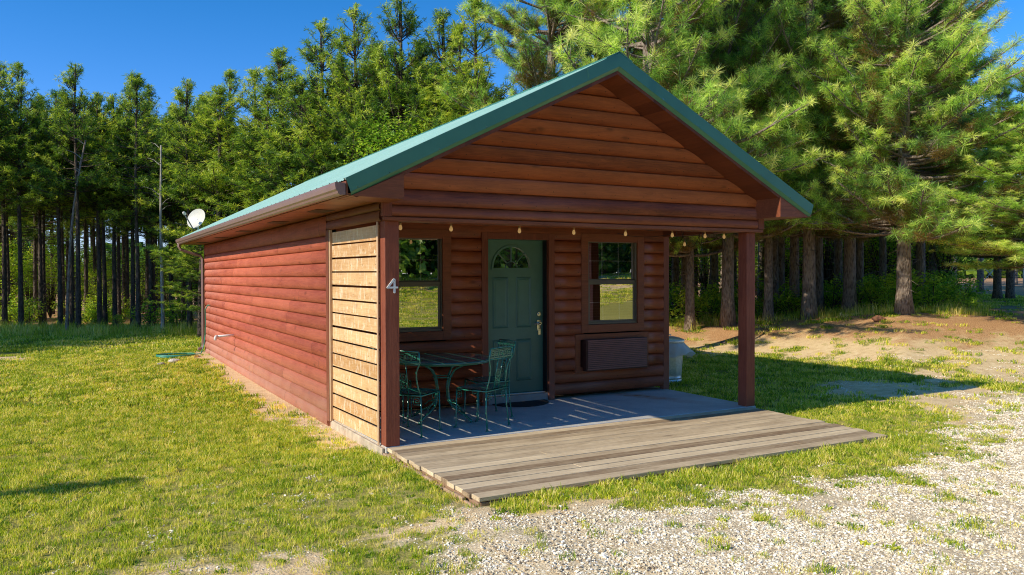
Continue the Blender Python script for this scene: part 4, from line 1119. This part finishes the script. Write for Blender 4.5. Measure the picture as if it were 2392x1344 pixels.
def trunk_mesh(name, seed, h, r0, r1, mat, stubs=0, zb=3, lean=0.0, flare=1.35, sides=12, hmax=1.0):
    rs = np.random.default_rng(seed); mb = MB(); n = 16; P = []; Rr = []
    for k in range(n + 1):
        t = k / n; z = -.25 + (h * hmax + .25) * t; P.append((lean * t * t * h + .05 * math.sin(t * 5 + seed) * t, .04 * math.sin(t * 7 + seed * 2) * t, z))
        r = r0 + (r1 - r0) * t; r *= 1 + (flare - 1) * math.exp(-max(0, z) / .22); Rr.append(r)
    mb.tube(P, Rr, sides)
    for s in range(stubs):
        z = rs.uniform(.12, 1.0) * zb; a = rs.uniform(0, 2 * PI); L = rs.uniform(.25, 1.3); el = rs.uniform(-.25, .35)
        c = np.array([math.cos(a) * math.cos(el), math.sin(a) * math.cos(el), math.sin(el)]); b = np.array([0, 0, z])
        p1 = b + c * L * .5 + np.array([0, 0, rs.normal(0, .04)]); p2 = b + c * L + np.array([0, 0, -.12 * L])
        mb.tube([b, p1, p2], [.014, .009, .003], 3, caps=False)
    me = bpy.data.meshes.new(name); me.from_pydata(mb.v, [], mb.f); me.materials.append(mat)
    me.polygons.foreach_set('use_smooth', [True] * len(me.polygons)); me.update(); return me

# kinds: plantation pine (tall bare trunk), full pine, near long-needled pine
SLIM = []
for s in range(5):
    zb = [4.6, 5.2, 4.2, 5.6, 4.9][s]
    SLIM.append((trunk_mesh('slim_trunk', 20 + s, 10, .095, .02, M['bark_thin'], 26, zb + 1.2, [0, .01, -.008, .006, 0][s]),
                 pine_crown('slim_crown', 30 + s, 10, zb - .4, 2.0, 115, 16, .18, .019, [M['needle'], M['bark_thin']], .34, 1.15, .75, .95, .6, 1.2), zb))
FULL = []
for s in range(4):
    FULL.append((trunk_mesh('full_trunk', 40 + s, 11, .15, .02, M['bark_thin'], 14, 3.2),
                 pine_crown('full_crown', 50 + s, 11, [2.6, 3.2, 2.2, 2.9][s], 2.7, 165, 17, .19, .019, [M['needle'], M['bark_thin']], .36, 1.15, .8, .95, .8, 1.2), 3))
NEAR = []
for s in range(3):
    NEAR.append((trunk_mesh('tall_trunk', 60 + s, 14, .165, .05, M['bark'], 20, 4.5, flare=1.5, sides=20),
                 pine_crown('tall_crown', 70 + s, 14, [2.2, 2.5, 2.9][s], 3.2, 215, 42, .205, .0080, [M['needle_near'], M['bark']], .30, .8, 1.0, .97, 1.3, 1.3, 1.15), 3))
DEEP = [(trunk_mesh('deep_trunk', 80 + s, 12, .135, .03, M['bark'], 22, 5.5, flare=1.25), pine_crown('deep_crown', 85 + s, 12, 4.2, 2.0, 70, 15, .28, .032, [M['needle'], M['bark_thin']], .45, .9, .8, .95, .8), 4) for s in range(2)]

def tree(kind, px, depth, top=None, h=None, label='', group=None, name='pine_tree', rz=None, v=None, girth=None, xy=None):
    rs = random.Random(int(px * 7 + depth * 131)); x, y = xy if xy else at(px, depth); z = terrain(x, y)
    tm, cm, _ = kind[rs.randrange(len(kind)) if v is None else v]
    H0 = {id(SLIM): 10, id(FULL): 11, id(NEAR): 14, id(DEEP): 12}[id(kind)]
    if top is not None: h = CAM[2] + (655 - top) / FPX * depth - z + .1
    sz = h / H0; sxy = (sz + 1) / 2 if girth is None else girth
    o = empty(name, (x, y, z), rs.uniform(0, 6.28) if rz is None else rz, (sxy, sxy, sz))
    tag(o, label, 'tree', group); inst('trunk', tm, o); inst('crown', cm, o); return o

GL = 'slim pines of the crowded stand left of the cabin'
LL_ = 'slim dark-trunked pine in the crowded stand left of the cabin'
# front row on the left (photo column, distance, top row)
for (px, dp, top, lab) in [(-25, 25, 200, None), (10, 26, 172, 'tall pine at the far left edge of the picture'), (48, 25.5, 180, None), (95, 27, 250, None), (140, 26, 240, None), (182, 25, 168, 'tallest spiky pine of the left stand, standing above its neighbours'),
                            (232, 26.5, 235, None), (268, 27, 240, None), (322, 25.5, 203, 'high round-topped pine just left of the bare white trunk'), (352, 27, 228, None), (400, 28, 300, None), (442, 25, 205, 'narrow sparse-topped pine right above the satellite dish'), (478, 26, 255, None)]:
    tree(SLIM, px, dp, top, label=lab or LL_, group=None if lab else GL)
# pines behind the roof
GM = 'full pines in the row behind the cabin roof'
for (px, dp, top, lab) in [(515, 24.5, 235, None), (542, 27, 198, None), (598, 26, 195, None), (628, 24, 240, None), (658, 25, 148, 'slender pine left of the three tallest behind the roof'), (705, 23, 215, None), (758, 23.5, 86, 'tall pine behind the roof, first of the three tallest from the left'), (800, 25, 170, None), (835, 23, 55, 'tall pine behind the roof with a forked bushy top, between two taller spires'),
                            (885, 24.5, 140, None), (936, 22.5, 6, 'tallest pointed pine rising behind the roof into open sky'), (985, 23.5, 130, None), (1035, 22.5, 62, 'pine right of the tallest pointed one, half hidden behind the roof'), (1075, 21.5, 95, None), (1112, 21, 35, 'bushy pine left of the near long-needled pine, behind the roof ridge')]:
    tree(FULL, px, dp, top, label=lab or 'full dark green pine in the row behind the cabin roof', group=None if lab else GM, girth=1.05)
rs_ = random.Random(21)
k = 0
for row in range(7):   # stand behind the front row, left
    dp = 27.5 + row * 2.3
    px = -60 + rs_.uniform(0, 30)
    while px < 520:
        tree(SLIM, px, dp + rs_.uniform(-.7, .7), 255 + rs_.uniform(-35, 60) + row * 12, label=LL_, group=GL)
        px += 2.15 * FPX / dp * rs_.uniform(.4, .62) if row < 5 else 2.2 * FPX / dp * rs_.uniform(.7, 1)
for row in range(2):
    dp = 27 + row * 3; px = 530
    while px < 1180:
        tree(FULL, px, dp + rs_.uniform(-1, 1), (240 - (px - 530) * .26) + rs_.uniform(20, 90) + row * 10, label='full dark green pine in the row behind the cabin roof', group=GM, girth=1.05)
        px += 3.4 * FPX / dp * rs_.uniform(.6, 1)
# pines left of the picture: their shade lies over the grass at the forest edge
for (x, y) in [(-19, 13.3), (-17, 14.4), (-21, 14.0), (-15, 15.6), (-18, 16.4), (-13.5, 16.6), (-16, 17.6), (-12, 17.8), (-14.5, 18.8), (-10.5, 18.6), (-12.5, 19.9), (-9.5, 20.2), (-17.5, 19.5), (-8, 19.6), (-11, 21.5), (-20, 17.6), (-8.8, 22)]:
    tree(FULL, x * 10 + 900, 20 + y * .1, h=9.6, label='pine left of the picture frame beyond the lawn', group='pines outside the picture on the left', xy=(x, y))
# low bright branches beside the downspout
tree(FULL, 468, 22.5, 520, label='small bright young pine beside the downspout at the far cabin corner', girth=.62, v=2)

# near, long-needled pines on the right
for (px, dp, h, v, g, lab) in [(1290, 20.5, 13, 1, 1.0, 'long-needled pine behind the left half of the gable'), (1515, 17.5, 15.5, 2, 1.12, 'dark-trunked pine rising right behind the roof ridge'), (1700, 20.5, 14.5, 0, 1.0, 'pine with low light green boughs right of the gable'),
                            (1890, 20.0, 14.5, 1, 1.0, 'pine between the right porch post and the biggest pine'), (2112, 18.0, 11.6, 0, .98, 'biggest pine on the right with bare lower trunk on a dirt mound'), (2500, 16.5, 6.4, 2, .95, 'pine outside the right edge whose bright boughs reach into the picture'),
                            (2330, 27, 7.2, 1, .8, 'shorter pine far back near the right edge of the picture'),
                            (1400, 22.5, 14, 0, .95, 'pine filling the gap behind the top of the gable'), (1612, 20.6, 10, 1, .75, 'young pine whose low boughs hang just right of the porch wall corner'), (1795, 20.6, 10.5, 2, .72, 'young pine whose boughs hang right of the right porch post'),
                            (1985, 21, 14, 2, 1.0, 'pine directly left of the biggest pine'), (2150, 22, 11.5, 1, .75, 'pine directly right of the biggest pine')]:
    tree(NEAR, px, dp, h=h, label=lab, girth=g, v=v)
# deeper right forest: one entry per trunk that can be told apart
GR = 'grey pine trunks of the shaded wood on the right'
LR = 'pine with straight grey trunk in the shaded wood right of the cabin'
for (px, dp) in [(1578, 25), (1600, 23.2), (1622, 26.5), (1645, 28), (1668, 24.5), (1690, 30), (1712, 27), (1742, 25.5), (1778, 28), (1808, 22.6), (1822, 23.6), (1856, 22), (1888, 24), (1912, 22.4), (1938, 27), (1958, 24), (1985, 26), (2008, 22.8), (2036, 27), (2062, 24.5), (2085, 29), (2150, 24), (2178, 28), (2215, 33), (2290, 36), (2360, 27), (2420, 24)]:
    tree(DEEP, px, dp, h=rs_.uniform(10, 13) if px < 2200 else 6.5, label=LR, group=GR, girth=rs_.uniform(.85, 1.15))
for row in range(4):
    dp = 31 + row * 4.0; px = 1480 + rs_.uniform(0, 40)
    while px < (2200 if row < 3 else 2250):
        tree(DEEP, px, dp + rs_.uniform(-1, 1), h=rs_.uniform(10, 13), label=LR, group=GR); px += 2.6 * FPX / dp * rs_.uniform(.45, .85)
for (px, dp, h) in [(2372, 48, 9), (2415, 44, 9.5), (2230, 52, 11), (2130, 50, 12)]:
    tree(DEEP, px, dp, h=h, label=LR, group=GR)

# pale bare trunks of the left stand
def bare(px, dp, h, lean, r, lab, seed):
    x, y = at(px, dp); z = terrain(x, y); o = empty('bare_tree', (x, y, z), -YAW); tag(o, lab, 'tree')
    inst('trunk', trunk_mesh('bare_trunk', seed, h, r, .025, M['bark_pale'] if seed == 91 else M['bark'], 0, 1, lean), o)
    mb = MB(); rs = random.Random(seed)
    for k in range(9):
        zz = h * rs.uniform(.62, .99); a = rs.uniform(0, 6.28); L = rs.uniform(.12, .5); lx = lean * (zz / h) ** 2 * h
        mb.tube([(lx, 0, zz), (lx + L * .5 * math.cos(a), L * .5 * math.sin(a), zz + L * .4), (lx + L * math.cos(a), L * math.sin(a), zz + L * .55)], [.014, .009, .003], 5)
    mb.build('limbs', M['bark_pale'], o)
bare(380, 24.2, 5.7, -.012, .062, 'bare white dead trunk with broken limbs in the left stand', 91)
bare(155, 24.4, 5.9, .11, .05, 'pale leaning trunk with thin side limbs in the left stand', 95)

# broadleaf plants
def leafy(name, seed, h, R, nl, ls, mat, z0=.1, stem=True, clumps=14):
    rs = np.random.default_rng(seed); ex = MB(); cs = []
    for c in range(clumps):
        a = rs.uniform(0, 2 * PI); q = R * math.sqrt(rs.uniform(0, 1)) * .75; z = z0 + (h - z0) * rs.uniform(.05, .95) * (1 - .35 * (q / R) ** 2)
        cs.append((q * math.cos(a), q * math.sin(a), z)); ex.tube([(0, 0, -.05), (q * .35 * math.cos(a), q * .35 * math.sin(a), z * .5), cs[-1]], [.012 + h * .004, .008 + h * .002, .003], 4, caps=False)
    cs = np.array(cs); ci = rs.integers(0, clumps, nl); u = rs.normal(size=(nl, 3)); u /= np.linalg.norm(u, axis=1)[:, None]
    c = cs[ci] + u * (rs.uniform(0, 1, (nl, 1)) ** .5) * R * .42 * np.array([1, 1, .8]); c[:, 2] = np.maximum(c[:, 2], .03)
    d = rs.normal(size=(nl, 3)); d[:, 2] *= .5; d /= np.linalg.norm(d, axis=1)[:, None]; s = np.cross(d, rs.normal(size=(nl, 3)) * .5 + [0, 0, 1]); s /= np.linalg.norm(s, axis=1)[:, None] + 1e-9
    L = ls * rs.uniform(.6, 1.3, (nl, 1)); V = np.empty((nl, 4, 3)); V[:, 0] = c - d * L * .5; V[:, 1] = c + s * L * .3; V[:, 2] = c + d * L * .5; V[:, 3] = c - s * L * .3
    ct = rs.uniform(.25, .8, clumps); tn = np.repeat(np.clip(ct[ci] + rs.normal(0, .12, nl), 0, 1), 4)
    return np_mesh(name, V.reshape(-1, 3), np.arange(nl * 4).reshape(-1, 4), tn, [mat, M['bark_thin']], ex)
SHR = [leafy('shrub_leaves', 100 + s, .9, .55, 700, .075, M['leaf'], .05) for s in range(3)]
SAP = [leafy('sapling_leaves', 110 + s, 4.2, 1.25, 2600, .10, M['leaf'], 1.0, clumps=34) for s in range(3)]
rs_ = random.Random(77)
def plant(meshes, px, dp, sc, lab, grp, name, xy=None):
    x, y = xy or at(px, dp); o = inst(name, meshes[rs_.randrange(len(meshes))]); o.location = (x, y, terrain(x, y)); o.rotation_euler = (0, 0, rs_.uniform(0, 6.3)); o.scale = (sc * rs_.uniform(.85, 1.2), sc * rs_.uniform(.85, 1.2), sc); tag(o, lab, 'shrub' if name == 'shrub' else 'tree', grp)
for i in range(95):
    px = rs_.uniform(1560, 2260); dp = 21.8 + rs_.uniform(0, 5) - 1.5 * sst(1650, 2200, px)
    plant(SHR, px, dp, rs_.uniform(.5, 1.25), 'low bright leafy shrub at the foot of the shaded wood right of the cabin', 'shrubs at the edge of the right wood', 'shrub')
for i in range(26):
    px = rs_.uniform(-40, 480); dp = 25.5 + rs_.uniform(0, 7)
    plant(SHR, px, dp, rs_.uniform(.5, 1.3), 'low dark leafy shrub between the trunks of the left stand', 'shrubs under the left stand', 'shrub')
for i in range(34):
    px = rs_.uniform(1540, 2230); dp = rs_.uniform(25, 40)
    plant(SAP, px, dp, rs_.uniform(.7, 1.25), 'leafy sapling between the trunks of the right wood', 'saplings in the right wood', 'sapling')
for i in range(34):
    px = rs_.uniform(-40, 480); dp = rs_.uniform(29, 46)
    plant(SAP, px, dp, rs_.uniform(.5, .9), 'leafy sapling deep inside the left stand', 'saplings in the left stand', 'sapling')
# broadleaf tree behind the roof
x, y = at(930, 20.5); bt = empty('broadleaf_tree', (x, y, terrain(x, y))); tag(bt, 'yellow-green broadleaf tree just above the roof slope in front of the pines', 'tree')
inst('trunk', trunk_mesh('broadleaf_trunk', 121, 4.2, .09, .03, M['bark_thin'], 0), bt); inst('crown', leafy('broadleaf_crown', 122, 6.1, 1.5, 5200, .085, M['leaf'], 2.8, clumps=46), bt)
# tall weeds at the left forest edge
wd = [blades_mesh('tall_weed', 34, .3, .15, .55, .014, s, .35, dryp=.35) for s in (11, 12)]
wp = []
for i in range(420):
    px = rs_.uniform(-60, 480); dp = rs_.uniform(22.6, 26.5); x, y = at(px, dp)
    if on_build(x, y, .3): continue
    wp.append(((x, y, terrain(x, y)), rs_.uniform(.25, .8), rs_.uniform(0, 6.28)))
for i in range(260):
    px = rs_.uniform(1560, 2300); dp = rs_.uniform(20.5, 23) - 2.5 * sst(1650, 2200, px); x, y = at(px, dp)
    wp.append(((x, y, terrain(x, y)), rs_.uniform(.25, .7), rs_.uniform(0, 6.28)))
scatter('tall_weeds', wd, wp, 'tall thin weeds along the edge of both woods', 'weeds')

# distant tree mass beyond the stands, and the wood behind the photographer (mirrored in the windows)
def wood_mass(name, places, hmin, hmax, R, nl, ls, seed, label, trunks=False):
    rs = np.random.default_rng(seed); Vs = []; Ts = []; ex = MB()
    for (x, y) in places:
        h = rs.uniform(hmin, hmax); z0 = terrain(x, y); r = R * rs.uniform(.7, 1.3)
        n = nl; a = rs.uniform(0, 2 * PI, n); t = rs.uniform(0, 1, n) ** .8; q = r * (1 - t) ** .6 * np.sqrt(rs.uniform(.15, 1, n)) * (1 + .3 * np.sin(a * 3 + x) * np.sin(t * 9 + y))
        c = np.stack([x + q * np.cos(a), y + q * np.sin(a), z0 + h * (.02 + .98 * t)], 1)
        d = rs.normal(size=(n, 3)); d /= np.linalg.norm(d, axis=1)[:, None]; s = np.cross(d, rs.normal(size=(n, 3))); s /= np.linalg.norm(s, axis=1)[:, None]
        L = ls * rs.uniform(.5, 1.4, (n, 1)); V = np.empty((n, 4, 3)); V[:, 0] = c - d * L * .5; V[:, 1] = c + s * L * .3; V[:, 2] = c + d * L * .5; V[:, 3] = c - s * L * .3
        Vs.append(V.reshape(-1, 3)); Ts.append(np.repeat(np.clip(rs.uniform(.1, .6) + rs.normal(0, .12, n), 0, 1), 4))
        if trunks: ex.tube([(x, y, z0 - .3), (x + .1, y, z0 + h * .5), (x, y, z0 + h * .95)], [.16, .12, .03], 6)
        else: ex.tube([(x, y, z0 - .3), (x, y, z0 + h * .8)], [.1, .03], 3)
    V = np.vstack(Vs); me = np_mesh(name, V, np.arange(len(V)).reshape(-1, 4), np.concatenate(Ts), [M['needle'], M['bark_thin']], ex)
    o = bpy.data.objects.new(name, me); COL.objects.link(o); tag(o, label, 'woods', kind='stuff'); return o
rs_ = random.Random(9); pl_ = []
for i in range(150):
    px = rs_.uniform(-250, 2650); dp = rs_.uniform(78, 120); pl_.append(at(px, dp))
wood_mass('distant_woods', pl_, 4.0, 6.6, 4.8, 620, .9, 5, 'distant hazy green woods seen between the trunks')
pl_ = [(rs_.uniform(-10, 42), rs_.uniform(-40, -25)) for i in range(150)]
wood_mass('woods_behind', pl_, 5, 11, 2.6, 1500, .42, 6, 'woods on the bank mirrored in the cabin windows', True)

# wire fence far right
fx, fy = at(2312, 44); fo = empty('wire_fence', (fx, fy, terrain(fx, fy))); tag(fo, 'pale braced end posts of a wire fence beyond the clearing at far right', 'fence')
fm = plain('fence_post_wood', (.55, .5, .42), .8)
dv = Vector((math.cos(YAW), -math.sin(YAW), 0))
for k in (-.55, .55, 1.9, -2.2):
    mb = MB(); p = dv * k; mb.tube([(p.x, p.y, -.2), (p.x, p.y, 1.45)], .06, 8); mb.build('fence_post', fm, fo, True)
mb = MB(); a, b = dv * -.55, dv * .55; mb.tube([(a.x, a.y, 1.3), (b.x, b.y, .1)], .025, 6); mb.tube([(a.x, a.y, .1), (b.x, b.y, 1.3)], .025, 6); mb.build('brace', fm, fo, True)
mb = MB()
for z in (.3, .6, .9, 1.2): a, b = dv * -2.2, dv * 1.9; mb.tube([(a.x, a.y, z), (b.x, b.y, z)], .006, 4)
mb.build('wire', M['handle'], fo)

# unseen pole added at left to throw the thin shadow over the lawn
px_, py_ = -10.9, -.08
up = empty('shadow_pole', (px_, py_, terrain(px_, py_))); tag(up, 'unseen pole added left of the picture to shadow the lawn', 'pole')
mb = MB(); mb.tube([(0, 0, -.3), (.0, 0, 5.3)], [.15, .12], 14); mb.build('shaft', M['bark_pale'], up, True)
mb = MB(); mb.box((-.05, -.22, 4.95), (.05, .22, 5.05)); mb.build('crossarm', M['bark_pale'], up)

# ------------------------------------------------------------------ light, sky, camera
EL, AZV = math.radians(31.5), Vector((-1.0, -.038, 0)).normalized()
sun_dir = Vector((AZV.x * math.cos(EL), AZV.y * math.cos(EL), math.sin(EL)))
w = bpy.data.worlds.new('World'); scene.world = w; w.use_nodes = True; nt = w.node_tree; nt.nodes.clear()
sky = nt.nodes.new('ShaderNodeTexSky'); sky.sky_type = 'NISHITA'; sky.sun_disc = False; sky.sun_elevation = EL
sky.sun_rotation = math.atan2(sun_dir.x, sun_dir.y)
sky.air_density = 1.0; sky.dust_density = .3; sky.ozone_density = 3.0; sky.altitude = 300
hs = nt.nodes.new('ShaderNodeHueSaturation'); hs.inputs['Saturation'].default_value = 1.3; hs.inputs['Value'].default_value = 1.0
bg = nt.nodes.new('ShaderNodeBackground'); bg.inputs[1].default_value = .135; wo = nt.nodes.new('ShaderNodeOutputWorld')
nt.links.new(sky.outputs[0], hs.inputs['Color']); tm = nt.nodes.new('ShaderNodeMix'); tm.data_type = 'RGBA'; tm.blend_type = 'MULTIPLY'; tm.inputs[0].default_value = 1; tcw = nt.nodes.new('ShaderNodeTexCoord'); sxw = nt.nodes.new('ShaderNodeSeparateXYZ'); nt.links.new(tcw.outputs['Generated'], sxw.inputs[0]); cr = nt.nodes.new('ShaderNodeValToRGB'); nt.links.new(sxw.outputs[2], cr.inputs[0]); cr.color_ramp.elements[0].position = .08; cr.color_ramp.elements[0].color = (1.0, 1.08, 1.65, 1); cr.color_ramp.elements[1].position = .38; cr.color_ramp.elements[1].color = (.36, 1.02, 1.25, 1); nt.links.new(cr.outputs[0], tm.inputs[7])
nt.links.new(hs.outputs[0], tm.inputs[6]); nt.links.new(tm.outputs[2], bg.inputs[0]); nt.links.new(bg.outputs[0], wo.inputs[0])
sd = bpy.data.lights.new('sun', 'SUN'); sd.energy = 5.0; sd.angle = math.radians(.5); sd.color = (1, .90, .70)
so = bpy.data.objects.new('sun', sd); COL.objects.link(so); so.rotation_euler = sun_dir.to_track_quat('Z', 'Y').to_euler(); so.location = (0, 0, 20)

cd = bpy.data.cameras.new('camera'); cd.sensor_width = 36; cd.lens = FPX / 2392 * 36; cd.clip_start = .05; cd.clip_end = 1500
co = bpy.data.objects.new('camera', cd); COL.objects.link(co)
R = Matrix((VR.tolist(), VU.tolist(), (-VF).tolist())).transposed().to_4x4(); R.translation = Vector(CAM.tolist()); co.matrix_world = R
scene.camera = co
scene.view_settings.view_transform = 'Standard'; scene.view_settings.look = 'None'; scene.view_settings.exposure = 0
scene.render.engine = 'CYCLES'
scene.cycles.max_bounces = 8; scene.cycles.diffuse_bounces = 4; scene.cycles.transparent_max_bounces = 12
scene.cycles.use_denoising = True; scene.cycles.denoiser = 'OPENIMAGEDENOISE'; scene.cycles.denoising_input_passes = 'RGB_ALBEDO_NORMAL'; scene.cycles.denoising_prefilter = 'NONE'
scene.cycles.pixel_filter_type = 'BLACKMAN_HARRIS'; scene.cycles.filter_width = 1.05
